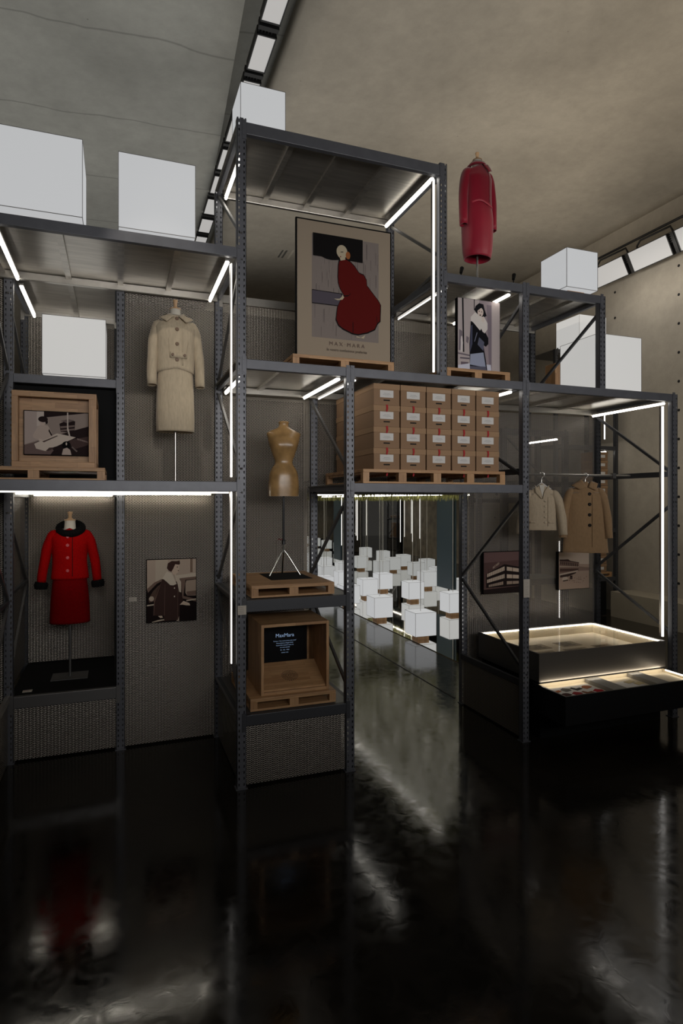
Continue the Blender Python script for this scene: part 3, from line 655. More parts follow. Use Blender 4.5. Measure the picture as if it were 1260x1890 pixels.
put_text(mb, '01 - 02 - 1965', .015, F2(0, .285), 0); put_text(mb, 'durata 1 min', .013, F2(0, .262), 0)
mb.build('lettering', ink((150, 175, 210), .55), sc)

# ---------------------------------------------------------------- prints: polygons in picture coordinates (u right 0..1, v down 0..1)
def ell(cx, cy, rx, ry, n=18, a0=0, a1=360): return [(cx + rx * math.cos(R(a0 + (a1 - a0) * k / n)), cy + ry * math.sin(R(a0 + (a1 - a0) * k / n))) for k in range(n if a1 - a0 >= 360 else n + 1)]
def picture(name, label, x0, x1, z0, z1, y, t, shapes, bg, cat='picture', edge=(8, 8, 8), lean=0, border=.006, extra=None):
    o = thing(name, label, cat, ((x0 + x1) / 2, y, z0)); W_ = x1 - x0; H_ = z1 - z0; o.rotation_euler = (R(-lean), 0, 0)
    MB().box(-W_ / 2, W_ / 2, 0, t, 0, H_).build('backing_board', ink(edge), o)
    mb = MB(); cols = [bg]; b = border
    def fn(k): return lambda u, v, dd: (-W_ / 2 + b + u * (W_ - 2 * b), -.0006 * k + dd, H_ - b - v * (H_ - 2 * b))
    mb.prism([(0, 0), (1, 0), (1, 1), (0, 1)], fn(1), .0005, 0)
    for i, (c, pts) in enumerate(shapes):
        if c not in cols: cols.append(c)
        pts = [(min(1, max(0, u)), min(1, max(0, v))) for u, v in pts]
        mb.prism(pts, fn(1.3 + .12 * i), .0001, cols.index(c))
    mb.build('print', [ink(c) for c in cols], o)
    if extra: extra(o, fn(1.3 + .12 * len(shapes) + .5), W_, H_)
    return o
# large poster (plain stand-in: a figure in a red coat before dark and streaked panels)
random.seed(2)
sh = []
K = (14, 12, 12); STR = (128, 118, 112)
sh.append((STR, [(.15, .09), (.87, .09), (.87, .835), (.15, .835)]))
for k in range(90):
    u = random.uniform(.155, .865); v = random.uniform(.1, .8); l = random.uniform(.03, .12); w_ = random.uniform(.001, .005)
    sh.append((random.choice([(100, 90, 88), (88, 78, 80), (146, 135, 128), (112, 98, 96), (75, 66, 70)]), [(u, v), (u + w_, v), (u + w_ * .6, min(.83, v + l)), (u, min(.83, v + l))]))
sh.append((K, [(.16, .085), (.69, .085), (.69, .255), (.5, .25), (.36, .265), (.3, .262), (.25, .25), (.16, .25)]))
sh.append((K, [(.15, .495), (.47, .5), (.47, .595), (.15, .595)])); sh.append(((82, 76, 84), [(.15, .5), (.46, .505), (.46, .59), (.15, .59)]))
coat = [(.44, .265), (.5, .245), (.55, .26), (.6, .29), (.65, .335), (.7, .345), (.73, .38), (.735, .42), (.79, .465), (.86, .52), (.885, .55), (.88, .67), (.85, .69), (.82, .735), (.74, .765), (.64, .785), (.58, .782), (.48, .755), (.43, .73), (.405, .69), (.42, .6), (.46, .535), (.49, .51), (.45, .47), (.43, .43), (.425, .38), (.43, .3)]
grow = lambda P_, g: [(.62 + (u - .62) * g, .52 + (v - .52) * g) for u, v in P_]
sh.append((K, grow(coat, 1.035))); sh.append(((88, 14, 11), coat))
sh.append((K, [(.58, .7), (.587, .7), (.588, .78), (.58, .78)])); sh.append((K, [(.47, .515), (.54, .505), (.56, .485), (.553, .5), (.53, .515), (.48, .52)])); sh.append((K, [(.84, .64), (.845, .64), (.855, .69), (.85, .69)]))
sh.append(((178, 165, 140), ell(.465, .195, .058, .05))); sh.append(((178, 165, 140), [(.43, .21), (.5, .2), (.5, .25), (.45, .26)])); sh.append(((150, 90, 50), ell(.53, .215, .025, .028))); sh.append((K, [(.45, .195), (.48, .192), (.48, .197), (.45, .2)])); sh.append(((110, 30, 20), ell(.45, .232, .007, .004)))
sh.append(((178, 165, 140), [(.47, .51), (.49, .525), (.47, .545), (.42, .553), (.38, .545), (.44, .54), (.46, .525)]))
sh.append(((178, 165, 140), [(.62, .8), (.67, .81), (.72, .785), (.7, .815), (.62, .81)]))
def poster_text(o, fn, W_, H_):
    mb = MB(); f = lambda cu, cv: (lambda u, v: fn(cu + u / W_, cv - v / H_, 0))
    put_text(mb, 'M A X · M A R A', .052, f(.52, .885), 0); put_text(mb, 'la vostra confezione preferita', .035, f(.52, .925), 1)
    mb.build('lettering', [ink((110, 92, 84)), ink((78, 68, 62))], o)
picture('framed_poster', 'large framed poster of a figure in a red coat in the tall rack', 1.53, 2.49, LM + .107, 5.0, 5.32, .025, sh, (152, 138, 120), 'poster', extra=poster_text, border=.013)
# crate photograph: a worker at a cutting table
LT_, MD, DK = (176, 160, 152), (110, 92, 88), (38, 26, 26)
sh = [(LT_, [(0, 0), (.3, 0), (.3, .62), (0, .78)]), ((200, 186, 176), [(.19, 0), (.3, 0), (.3, .3), (.19, .35)]), (DK, [(.3, 0), (.95, 0), (.3, .14)]), ((150, 135, 126), [(.3, .14), (.95, .03), (1, .3), (.55, .52), (.3, .62)]),
      (DK, [(.55, .52), (1, .31), (1, 1), (0, 1), (0, .8)]), (MD, [(0, .79), (.3, .66), (.45, .9), (.4, 1), (0, 1)]), ((75, 58, 55), [(.72, .64), (1, .55), (1, .75), (.8, .85), (.66, .74)]),
      ((205, 190, 176), [(.15, .76), (.5, .5), (.62, .53), (.8, .58), (.5, .8), (.42, .84), (.34, .93), (.18, .87)]), ((70, 55, 52), [(.32, .93), (.38, .84), (.46, .83), (.4, .9)]), ((90, 75, 70), [(.27, .7), (.5, .55), (.52, .56), (.3, .72)]),
      ((188, 170, 158), [(.15, .5), (.2, .36), (.26, .3), (.36, .32), (.41, .45), (.43, .57), (.3, .66), (.24, .68), (.14, .62), (.13, .56)]), ((196, 176, 164), ell(.28, .25, .045, .08)), (DK, ell(.285, .18, .075, .07)), (DK, ell(.34, .24, .02, .05)),
      (DK, [(.38, .4), (.43, .55), (.41, .56), (.37, .45)]), ((200, 182, 168), [(.22, .63), (.29, .66), (.28, .7), (.22, .69)]),
      (DK, [(.54, .27), (.68, .17), (.79, .2), (.78, .4), (.74, .47), (.56, .46)]), ((120, 104, 98), [(.55, .33), (.78, .29), (.78, .33), (.56, .38)]), ((120, 104, 98), [(.56, .41), (.78, .37), (.77, .41), (.56, .45)]), ((110, 96, 92), [(.56, .2), (.68, .155), (.78, .18), (.66, .25)]),
      ((196, 182, 170), [(.66, 0), (.68, 0), (.68, .35), (.72, .6), (.7, .6), (.66, .4)]), ((10, 8, 8), ell(.65, .77, .07, .09)), ((190, 172, 160), [(.58, .98), (.6, .86), (.66, .83), (.71, .88), (.73, 1), (.58, 1)]), ((205, 190, 176), ell(.65, .74, .012, .035))]
for k in range(9): sh.append(((170, 152, 144), [(.82 + k * .02, .6 + k * .008), (.828 + k * .02, .6 + k * .008), (.835 + k * .02, .64 + k * .008), (.828 + k * .02, .64 + k * .008)]))
for k in range(7): sh.append(((150, 135, 128), [(.73 + k * .012, .82 + k * .016), (.75 + k * .012, .80 + k * .016), (.755 + k * .012, .81 + k * .016), (.735 + k * .012, .83 + k * .016)]))
picture('photograph', 'black and white photograph of a worker at a cutting table inside the crate', -.695, -.215, LD + .107 + .1, LD + .107 + .455, 5.365, .02, sh, (150, 135, 126))
# photograph: woman in coat beside a car
T1, T2, T3, T4 = (186, 166, 148), (120, 98, 86), (58, 40, 36), (28, 18, 17)
sh = [((196, 180, 160), [(.17, 0), (.42, 0), (.42, .4), (.17, .4)]), ((130, 108, 92), [(.88, 0), (.93, 0), (.93, .22), (.88, .22)]), ((205, 190, 170), [(.6, .26), (1, .23), (1, .3), (.6, .31)]),
      (T4, [(0, .48), (.2, .36), (.34, .31), (.5, .32), (.6, .4), (.6, 1), (0, 1)]), (T2, [(0, .46), (.15, .36), (.3, .31), (.34, .33), (.2, .38), (.02, .52)]), ((90, 70, 60), [(.03, .62), (.12, .5), (.22, .42), (.26, .4), (.16, .66), (.04, .68)]), ((190, 172, 152), ell(.09, .62, .05, .04)), ((200, 184, 164), [(0, .715), (.14, .705), (.14, .725), (0, .735)]),
      (T4, [(.65, .32), (1, .3), (1, 1), (.65, 1)]), (T2, [(.67, .31), (1, .29), (1, .33), (.78, .34), (.74, .6), (1, .66), (1, .7), (.72, .64), (.68, .4)]), ((168, 148, 130), [(.8, .35), (1, .34), (1, .6), (.82, .6), (.78, .55), (.78, .4)]), (T2, [(.8, .53), (1, .52), (1, .59), (.82, .6)]), ((200, 184, 164), [(.8, .67), (1, .65), (1, .67), (.8, .69)]),
      ((64, 45, 40), [(.31, .31), (.4, .36), (.6, .36), (.66, .5), (.66, .9), (.62, .985), (.34, .985), (.34, .9), (.13, .89), (.14, .7), (.2, .5)]), ((110, 86, 76), [(.36, .4), (.365, .4), (.355, .9), (.345, .9)]), ((96, 74, 64), [(.62, .5), (.63, .5), (.62, .98), (.61, .98)]), ((110, 86, 76), [(.3, .33), (.14, .66), (.13, .89), (.14, .89), (.155, .68)]),
      ((214, 200, 180), [(.31, .3), (.4, .19), (.5, .22), (.56, .33), (.6, .4), (.53, .42), (.47, .415), (.4, .36)]), ((206, 190, 170), [(.56, .24), (.62, .27), (.69, .37), (.69, .54), (.65, .53), (.62, .4), (.58, .32)]),
      ((210, 186, 164), [(.5, .18), (.53, .1), (.6, .07), (.655, .09), (.65, .16), (.655, .2), (.6, .225), (.58, .25), (.52, .24)]), ((66, 44, 38), [(.4, .14), (.42, .06), (.5, .025), (.6, .03), (.66, .02), (.67, .07), (.65, .09), (.57, .08), (.53, .15), (.49, .2), (.44, .18)]), ((60, 36, 32), ell(.635, .185, .014, .007)), ((40, 26, 24), ell(.615, .125, .016, .006)),
      ((214, 198, 178), ell(.555, .465, .013, .012)), ((214, 198, 178), ell(.555, .6, .013, .012)), (T3, [(.66, .52), (.74, .66), (.68, .72), (.64, .7)]), ((214, 192, 170), [(.66, .74), (.74, .68), (.86, .72), (.88, .76), (.8, .755), (.72, .74)]), ((214, 192, 170), [(.22, .9), (.3, .9), (.32, .93), (.27, .935)]), ((196, 178, 158), [(.1, .99), (.22, .965), (.34, .955), (.35, .975), (.1, 1)])]
picture('photograph', 'sepia photograph of a woman in a wide-collared coat beside a car, on the mesh', .268, .749, 1.2, 1.826, 6.205, .02, sh, T1)
# photograph: woman in a hat
C1, C2, C3, C4 = (178, 166, 164), (120, 110, 116), (50, 46, 56), (16, 15, 20)
sh = [((150, 136, 140), [(.5, 0), (.8, 0), (.8, 1), (.5, 1)]), ((124, 112, 120), [(.68, .05), (.8, .05), (.8, .95), (.74, .95)]), (C4, [(.095, 0), (.13, 0), (.15, .72), (.12, .72), (.105, .3)]), (C4, [(.375, 0), (.395, 0), (.39, .14), (.375, .14)]), (C2, [(.03, .42), (.1, .44), (.12, .55), (.06, .55), (.08, .7), (.02, .7)]), ((206, 198, 196), [(.07, .52), (.1, .5), (.12, .6), (.1, .72), (.06, .72)]), (C2, [(.2, .5), (.26, .52), (.24, .6), (.19, .58)]),
      ((110, 100, 108), [(0, .73), (.3, .75), (.3, .77), (0, .75)]), ((96, 88, 98), [(.05, .79), (.27, .79), (.27, .81), (.05, .81)]), ((104, 92, 100), [(.07, .85), (.25, .85), (.2, .92), (.07, .92)]), ((200, 200, 212), [(0, .9), (.3, .86), (.78, .86), (.8, 1), (0, 1)]),
      (C4, [(.3, .3), (.42, .27), (.6, .38), (.72, .5), (.72, .58), (.66, .62), (.6, .6), (.66, .8), (.7, .96), (.28, .94), (.27, .6)]), ((70, 72, 92), [(.3, .36), (.34, .34), (.34, .6), (.28, .72)]), ((120, 122, 140), [(.44, .44), (.46, .44), (.4, .56), (.38, .57)]), ((90, 92, 110), [(.5, .5), (.62, .56), (.6, .68), (.46, .6)]), ((150, 156, 176), [(.29, .74), (.6, .7), (.66, .9), (.28, .88)]), ((90, 90, 104), [(.28, .9), (.66, .89), (.68, .95), (.28, .94)]),
      ((214, 206, 200), [(.3, .24), (.4, .17), (.52, .21), (.62, .22), (.7, .3), (.7, .38), (.63, .44), (.58, .42), (.55, .38), (.52, .41), (.36, .31), (.3, .29)]), (C4, [(.38, .14), (.42, .08), (.5, .04), (.6, .05), (.63, .12), (.68, .2), (.62, .22), (.52, .22), (.44, .18)]), ((208, 190, 180), ell(.53, .16, .07, .062)), (C4, [(.44, .1), (.6, .07), (.63, .12), (.6, .13), (.55, .1), (.47, .14)]), ((40, 26, 28), ell(.525, .2, .02, .008)), ((40, 26, 28), ell(.5, .15, .014, .006)), ((40, 26, 28), ell(.56, .155, .014, .006)), ((214, 200, 190), [(.55, .24), (.6, .21), (.63, .25), (.6, .3), (.56, .28)])]
picture('photograph', 'black and white photograph of a woman in a hat clutching her coat, on a pallet', 3.215, 3.72, LM + .107, 4.455, 5.3, .05, sh, C1, border=.003)
# building photographs
B1, B2, B3 = (70, 50, 50), (30, 20, 20), (186, 168, 152)
def fac(o, fn, W_, H_):
    mb = MB(); f = lambda u, v: fn(.17 + .3 * (u / W_ / .44 * .6 + .3), .37 - v / H_ - .25 * (u / W_ / .44 * .6 + .3) + .06, 0)
    put_text(mb, 'MAX MARA', .045, f, 0); mb.build('lettering', ink((190, 172, 156)), o)
sh = [((104, 80, 78), [(0, 0), (1, 0), (1, .2), (0, .25)]), (B2, [(0, .88), (1, .82), (1, 1), (0, 1)]), ((90, 70, 66), [(0, .86), (.5, .83), (1, .8), (1, .84), (0, .9)]), (B2, [(.05, .52), (.45, .3), (1, .44), (1, .84), (.05, .86)])]
for k in range(3):
    a, b, c = .5 + .14 * k, .335 + .185 * k, .45 + .14 * k
    if k < 2: sh += [(B3, [(.07, a + .02), (.45, b + .02), (.45, b + .12), (.07, a + .1)]), (B3, [(.5, b + .03), (1, c + .02), (1, c + .1), (.5, b + .125)])]
    else: sh += [((150, 132, 118), [(.1, .79), (.42, .72), (.42, .8), (.1, .84)]), ((150, 132, 118), [(.5, .72), (.96, .73), (.96, .79), (.5, .8)])]
for k in range(9): sh.append((B2, [(.1 + .04 * k, .4), (.105 + .04 * k, .4), (.105 + .04 * k, .86), (.1 + .04 * k, .86)]))
for k in range(3): sh.append((B2, [(.62 + .15 * k, .36), (.63 + .15 * k, .36), (.63 + .15 * k, .82), (.62 + .15 * k, .82)]))
picture('photograph', 'dark sepia photograph of a lit three-storey factory at night on the mesh wall', 4.09, 4.75, 1.285, 1.79, 6.16, .05, sh, (84, 62, 60), extra=fac)
sh = [((176, 160, 146), [(0, 0), (1, 0), (1, .35), (0, .3)]), ((112, 92, 82), [(.02, .2), (.3, .19), (.4, .25), (.66, .3), (.66, .52), (.02, .62)]), ((60, 44, 40), [(.02, .19), (.3, .2), (.36, .235), (.66, .29), (.66, .31), (.3, .25), (.02, .23)]), ((150, 134, 120), [(.02, .36), (.66, .4), (.66, .42), (.02, .4)]), ((70, 52, 46), [(.03, .44), (.64, .46), (.62, .52), (.03, .52)]), ((170, 154, 140), [(.02, .58), (.62, .5), (.62, .53), (.02, .63)]),
      ((52, 38, 34), [(.04, .62), (.56, .55), (.56, .58), (.3, .66), (.04, .68)]), ((120, 100, 90), [(.66, .4), (1, .44), (1, .52), (.66, .52)]), ((150, 132, 118), [(.66, .55), (1, .56), (1, .6), (.7, .6)]), ((176, 160, 146), [(.1, .72), (.14, .67), (.26, .66), (.3, .74), (.12, .77)]), ((50, 36, 32), [(.12, .76), (.3, .74), (.3, .77), (.14, .79)]), ((40, 28, 26), [(.36, .64), (.44, .64), (.44, .74), (.36, .74)])]
for k in range(10): sh.append(((50, 36, 32), [(.05 + .06 * k, .25 + .008 * k), (.075 + .06 * k, .25 + .008 * k), (.075 + .06 * k, .33 + .008 * k), (.05 + .06 * k, .33 + .008 * k)]))
random.seed(7)
for k in range(24): u, v = random.uniform(.3, .9), random.uniform(.68, .85); sh.append(((90, 72, 64), [(u, v), (u + .03, v - .008), (u + .035, v + .004), (u + .004, v + .012)]))
picture('photograph', 'pale sepia photograph of a colonnaded building with parked cars on the mesh wall', 5.19, 5.68, 1.28, 1.76, 6.16, .05, sh, (150, 130, 116))

# info cards
def card(label, x0, x1, y, z0, z1, flat=False):
    o = thing('info_card', label, 'sign', ((x0 + x1) / 2, y, z0), 0, 'small cream information cards'); w_ = (x1 - x0) / 2; h_ = z1 - z0
    mb = MB().box(-w_, w_, 0, .004, 0, h_) if not flat else MB().box(-w_, w_, 0, h_, 0, .005)
    mb.build('card', CARD, o); mb = MB(); random.seed(int(x0 * 99)); n = max(3, int(h_ / .013))
    for k in range(n - 1):
        zz = h_ - (k + 1) * h_ / n; l = random.uniform(.9, 1.5) * w_
        if not flat: mb.box(-w_ + .006, -w_ + .006 + l, -.0008, 0, zz - .001, zz + .0015)
        else: mb.box(-w_ + .006, -w_ + .006 + l, zz - .001, zz + .0015, .005, .0056)
    mb.build('print', GREY, o); return o
card('small cream card with printed lines on the mesh left of the car photograph', .11, .178, 6.22, 1.42, 1.462)
card('small cream card with printed lines on the front post left of the wooden crate', .936, 1.008, 4.989, 1.455, 1.53)
card('tall cream card with printed lines on the front post beside the factory photograph', 3.778, 3.852, 4.989, 1.44, 1.62)
card('small cream card lying on the black platform below the red suit', -.83, -.75, 6.32, .618, .68, True).location.z = .6105

# ---------------------------------------------------------------- garments
def superring(z, rx, ry, cx=0, cy=0, p=2.3, n=56, fn=None, tilt=0):
    out = []
    for k in range(n):
        a = 2 * math.pi * k / n; c, s_ = math.cos(a), math.sin(a)
        x = abs(c) ** (2 / p) * (1 if c > 0 else -1) * rx; y = abs(s_) ** (2 / p) * (1 if s_ > 0 else -1) * ry
        f = 1 + (fn(a, z) if fn else 0)
        out.append(Vector((cx + x * f, cy + y * f, z + tilt * abs(x) / rx)))
    return out
def interp(secs, step=.02):
    out = []; n = len(secs)
    for i in range(n - 1):
        a, b = secs[i], secs[i + 1]; p0 = secs[max(i - 1, 0)]; p3 = secs[min(i + 2, n - 1)]
        m = max(1, int(abs(a[0] - b[0]) / step))
        for k in range(m):
            t = k / m; r = []
            for j in range(len(a)):
                if j == 0: r.append(a[0] + (b[0] - a[0]) * t); continue
                m0 = (b[j] - p0[j]) / 2; m1 = (p3[j] - a[j]) / 2
                r.append((2 * t ** 3 - 3 * t * t + 1) * a[j] + (t ** 3 - 2 * t * t + t) * m0 + (-2 * t ** 3 + 3 * t * t) * b[j] + (t ** 3 - t * t) * m1)
            out.append(r)
    out.append(list(secs[-1])); return out
def shell(secs, m, name, par, fn=None, tilt=None, p=2.3, cap=False, solid=.006):
    rs = [superring(q[0], q[1], q[2], q[3] if len(q) > 3 else 0, q[4] if len(q) > 4 else 0, p, 56, fn, tilt(q[0]) if tilt else 0) for q in interp(secs)]
    return MB().rings(rs, 0, cap).build(name, m, par, solid=0 if cap else solid)
def sleeve(side, top, mid, end, r, m, name, par, flat=.8, seed=0):
    pts = []; N_ = 18; rings = []
    for k in range(N_ + 1):
        t = k / N_; p = Vector(top) * (1 - t) ** 2 + 2 * Vector(mid) * t * (1 - t) + Vector(end) * t * t
        t2 = min(1, t + .02); p2 = Vector(top) * (1 - t2) ** 2 + 2 * Vector(mid) * t2 * (1 - t2) + Vector(end) * t2 * t2
        d = (p2 - p).normalized() if t < 1 else (Vector(end) - Vector(mid)).normalized()
        a = Vector((1, 0, 0)); a = (a - d * a.dot(d)).normalized(); b = d.cross(a)
        rr_ = r[0] + (r[1] - r[0]) * t; rr_ *= .55 + .45 * math.sin(min(1, t / .22) * math.pi / 2)
        ring = []
        for q in range(28):
            an = 2 * math.pi * q / 28; wv = 1 + .05 * math.sin(t * 17 + seed + an) * math.sin(an * 2 + seed) * min(1, t * 3)
            ring.append(p + (a * math.cos(an) * flat + b * math.sin(an)) * rr_ * wv)
        rings.append(ring)
    mb = MB().rings(rings, 0, False); mb.add(rings[0], [tuple(range(28))], 0, True)
    return mb.build(name, m, par, solid=.006)
def front(x, z, secs, p=2.3, off=.004):     # y of garment front at (x,z)
    S = interp(secs)
    q = min(S, key=lambda a: abs(a[0] - z)); t = min(1, abs(x - (q[3] if len(q) > 3 else 0)) / q[1])
    return (q[4] if len(q) > 4 else 0) - q[2] * (1 - t ** p) ** (1 / p) - off
def button(par, x, z, secs, r, m, t=.007):
    y = front(x, z, secs, off=.003); o = MB().tube([(x, y, z), (x, y - t, z)], [r, r * .85], 14)
    for dx, dz in ((-1, 1), (1, 1), (-1, -1), (1, -1)): o.tube([(x + dx * r * .22, y - t + .0005, z + dz * r * .22), (x + dx * r * .22, y - t - .0006, z + dz * r * .22)], r * .1, 6, 1)
    return o.build('button', [m, BROWNB], par)
def strip(par, name, pts, secs, wd, m, off=.005, th=.003):   # ribbon following the garment front, pts (x,z)
    mb = MB(); a = []; b = []
    for i, (x, z) in enumerate(pts):
        d = Vector((pts[min(i + 1, len(pts) - 1)][0] - pts[max(i - 1, 0)][0], pts[min(i + 1, len(pts) - 1)][1] - pts[max(i - 1, 0)][1])).normalized()
        nx, nz = -d.y * wd / 2, d.x * wd / 2
        a.append((x + nx, front(x + nx, z + nz, secs, off=off), z + nz)); b.append((x - nx, front(x - nx, z - nz, secs, off=off), z - nz))
    n = len(pts); mb.add(a + b, [(i, i + 1, n + i + 1, n + i) for i in range(n - 1)], 0, True)
    return mb.build(name, m, par, solid=th)
def patch(par, name, poly, secs, m, off=.008, th=.005, sub=5):   # quad patch bilinear on the garment front: poly = 4 (x,z)
    mb = MB(); vs = []
    for j in range(sub + 1):
        for i in range(sub + 1):
            u, v = i / sub, j / sub
            x = (1 - u) * (1 - v) * poly[0][0] + u * (1 - v) * poly[1][0] + u * v * poly[2][0] + (1 - u) * v * poly[3][0]
            z = (1 - u) * (1 - v) * poly[0][1] + u * (1 - v) * poly[1][1] + u * v * poly[2][1] + (1 - u) * v * poly[3][1]
            vs.append((x, front(x, z, secs, off=off), z))
    mb.add(vs, [(j * (sub + 1) + i, j * (sub + 1) + i + 1, (j + 1) * (sub + 1) + i + 1, (j + 1) * (sub + 1) + i) for j in range(sub) for i in range(sub)], 0, True)
    return mb.build(name, m, par, solid=th)
def neck_and_finial(par, zs, zt, r=.05):
    MB().lathe([(r * 1.15, zs), (r, zs + .04), (r * .92, zt - .1), (r * .95, zt - .09)], n=28).build('neck', LINEN, par)
    MB().lathe([(r * 1.0, zt - .09), (r * 1.02, zt - .08), (r * .5, zt - .075), (r * .3, zt - .06), (r * .34, zt - .03), (r * .46, zt - .008), (r * .4, zt)], n=24).build('finial', LWOOD, par)
def pole(par, z1, base=.16, m=STEEL):
    MB().tube([(0, 0, .006), (0, 0, z1)], .012, 12).build('pole', m, par)
    MB().box(-base, base, -base * .8, base * .8, 0, .006).build('base_plate', m, par)
shoulder = lambda z0: (lambda z: -.06 * max(0, min(1, (z - z0) / .05)))
def body_secs(zs, sw, hem, hw, waist=None, d=.105):
    pass

# beige suit
bs = thing('dressed_mannequin', 'headless mannequin in a beige belted jacket and skirt on the left deck', 'mannequin', (.5, 5.72, LD))
J = [(1.035, .165, .118), (1.12, .168, .12), (1.2, .172, .122), (1.3, .178, .128), (1.4, .188, .125), (1.46, .19, .105), (1.5, .16, .088), (1.52, .1, .072), (1.53, .07, .062)]
S = [(.47, .168, .12), (.6, .17, .12), (.8, .165, .115), (.95, .158, .112), (1.08, .15, .105)]
fold = lambda a, z: .012 * math.sin(a * 7 + 1.3) * max(0, (1.0 - z)) + .006 * math.sin(a * 13 + z * 9)
shell(J, BEIGE, 'jacket', bs, lambda a, z: .008 * math.sin(a * 5 + z * 14), lambda z: -.045 * max(0, min(1, (z - 1.4) / .06)) if z > 1.4 else (-.035 * max(0, (1.1 - z) / .07)))
shell(S, BEIGE, 'skirt', bs, fold)
for sd in (-1, 1): sleeve(sd, (sd * .115, .0, 1.46), (sd * .21, .01, 1.43), (sd * (.205 if sd < 0 else .22), -.03, .885), (.066, .05), BEIGE, 'sleeve', bs, .85, sd)
for sd in (-1, 1): patch(bs, 'collar', [(sd * .02, 1.505), (sd * .075, 1.55), (sd * .15, 1.485), (sd * .085, 1.445)] if sd > 0 else [(-.15, 1.485), (-.075, 1.55), (-.02, 1.505), (-.085, 1.445)], J, BEIGE, .032, .009)
mb = MB(); mb.rings([superring(1.5, .068, .064, n=40), superring(1.528, .078, .072, n=40), superring(1.5, .1, .09, n=40)], 0, False); mb.build('collar_stand', BEIGE, bs, solid=.005)
strip(bs, 'placket', [(.055, 1.42 - k * .03) for k in range(13)], J, .012, BEIGE, .007)
for z in (1.485, 1.38, 1.25, 1.11): button(bs, .005, z, J, .017, BROWNB)
strip(bs, 'half_belt', [(-.055 + k * .013, 1.148) for k in range(12)], J, .05, BEIGE, .02); button(bs, -.035, 1.148, J, .014, BROWNB, .03); button(bs, .07, 1.148, J, .014, BROWNB, .03)
for x in (-.07, .105): strip(bs, 'dart', [(x + .01 * k * (1 if x < 0 else -1) * .3, 1.3 - k * .035) for k in range(6)], J, .006, BEIGE, .006)
neck_and_finial(bs, 1.47, 1.68); pole(bs, 1.0)

# red suit
rs_ = thing('dressed_mannequin', 'headless mannequin in a red suit with black fur collar and cuffs in the dark cell', 'mannequin', (-.45, 6.75, .611))
J = [(1.0, .178, .12), (1.08, .17, .118), (1.18, .162, .115), (1.3, .172, .122), (1.4, .183, .118), (1.47, .185, .1), (1.5, .16, .088), (1.515, .12, .075)]
S = [(.555, .19, .135), (.75, .182, .13), (.9, .17, .122), (1.05, .155, .112)]
shell(J, RED, 'jacket', rs_, lambda a, z: .006 * math.sin(a * 5 + z * 14), lambda z: -.045 * max(0, min(1, (z - 1.4) / .06)))
shell(S, RED_SHADED, 'skirt', rs_, lambda a, z: .012 * math.sin(a * 5 + 2) * max(0, 1.05 - z))
for sd in (-1, 1):
    sleeve(sd, (sd * .12, 0, 1.465), (sd * .215, 0, 1.44), (sd * .262, -.02, .96), (.066, .05), RED, 'sleeve', rs_, .85, sd)
    MB().tube([(sd * .26, -.02, .975), (sd * .264, -.022, .945), (sd * .267, -.024, .905)], [.058, .066, .058], 20).build('fur_cuff', FUR, rs_)
mb = MB(); rg = []
for k in range(33):
    a = R(-82 + 344 * k / 32) ; a2 = a + R(90) - R(90)
    x, y = math.sin(a + math.pi * 1.0 + R(8)) * -.108, math.cos(a + math.pi + R(8)) * .095
    rg.append((x, y - .01, 1.51 + .05 * (y / .095)))
mb.tube(rg, [.028 + .014 * math.sin(math.pi * k / 32) for k in range(33)], 14)
neckc = mb.build('fur_collar', FUR, rs_)
strip(rs_, 'placket', [(.03, 1.44 - k * .034) for k in range(13)], J, .006, BLACK, .005)
for z in (1.43, 1.345, 1.22, 1.09): button(rs_, -.015, z, J, .016, REDB)
neck_and_finial(rs_, 1.48, 1.68, .055); pole(rs_, .9, .17, DSTEEL)

# crimson coat on the upper right deck
cc = thing('dressed_mannequin', 'headless mannequin in a crimson satin coat standing on top of the racks', 'mannequin', (3.64, 5.6, LB), 4)
C = [(.45, .145, .125), (.52, .158, .135), (.65, .163, .145), (.85, .165, .15), (1.0, .152, .138), (1.15, .15, .135), (1.3, .158, .13), (1.38, .155, .105), (1.42, .145, .088), (1.445, .09, .07), (1.46, .065, .058)]
shell(C, CRIM, 'coat', cc, lambda a, z: .012 * math.sin(a * 4 + z * 5) + .006 * math.sin(a * 9), lambda z: -.04 * max(0, min(1, (z - 1.3) / .06)))
for sd in (-1, 1): sleeve(sd, (sd * .1, 0, 1.385), (sd * .205, 0, 1.34), (sd * .19, -.02, .78), (.066, .048), CRIM, 'sleeve', cc, .85, sd)
strip(cc, 'belt', [(-.15 + .3 * k / 12, 1.0 + .02 * math.sin(k * .5)) for k in range(13)], C, .02, mat('pale_crimson_ribbon', (.55, .06, .09), .4), .01)
mb = MB(); mb.rings([superring(1.44, .07, .062, n=40, tilt=.0), superring(1.475, .085, .078, n=40), superring(1.44, .12, .1, n=40, tilt=-.01)], 0, False); mb.build('collar', CRIM, cc, solid=.008)
patch(cc, 'lapel', [(.0, 1.43), (.06, 1.45), (.12, 1.38), (.05, 1.34)], C, CRIM, .015, .006)
strip(cc, 'placket', [(.06, 1.36 - k * .034) for k in range(11)], C, .01, CRIM, .007)
neck_and_finial(cc, 1.43, 1.6, .05); pole(cc, .9, .12)

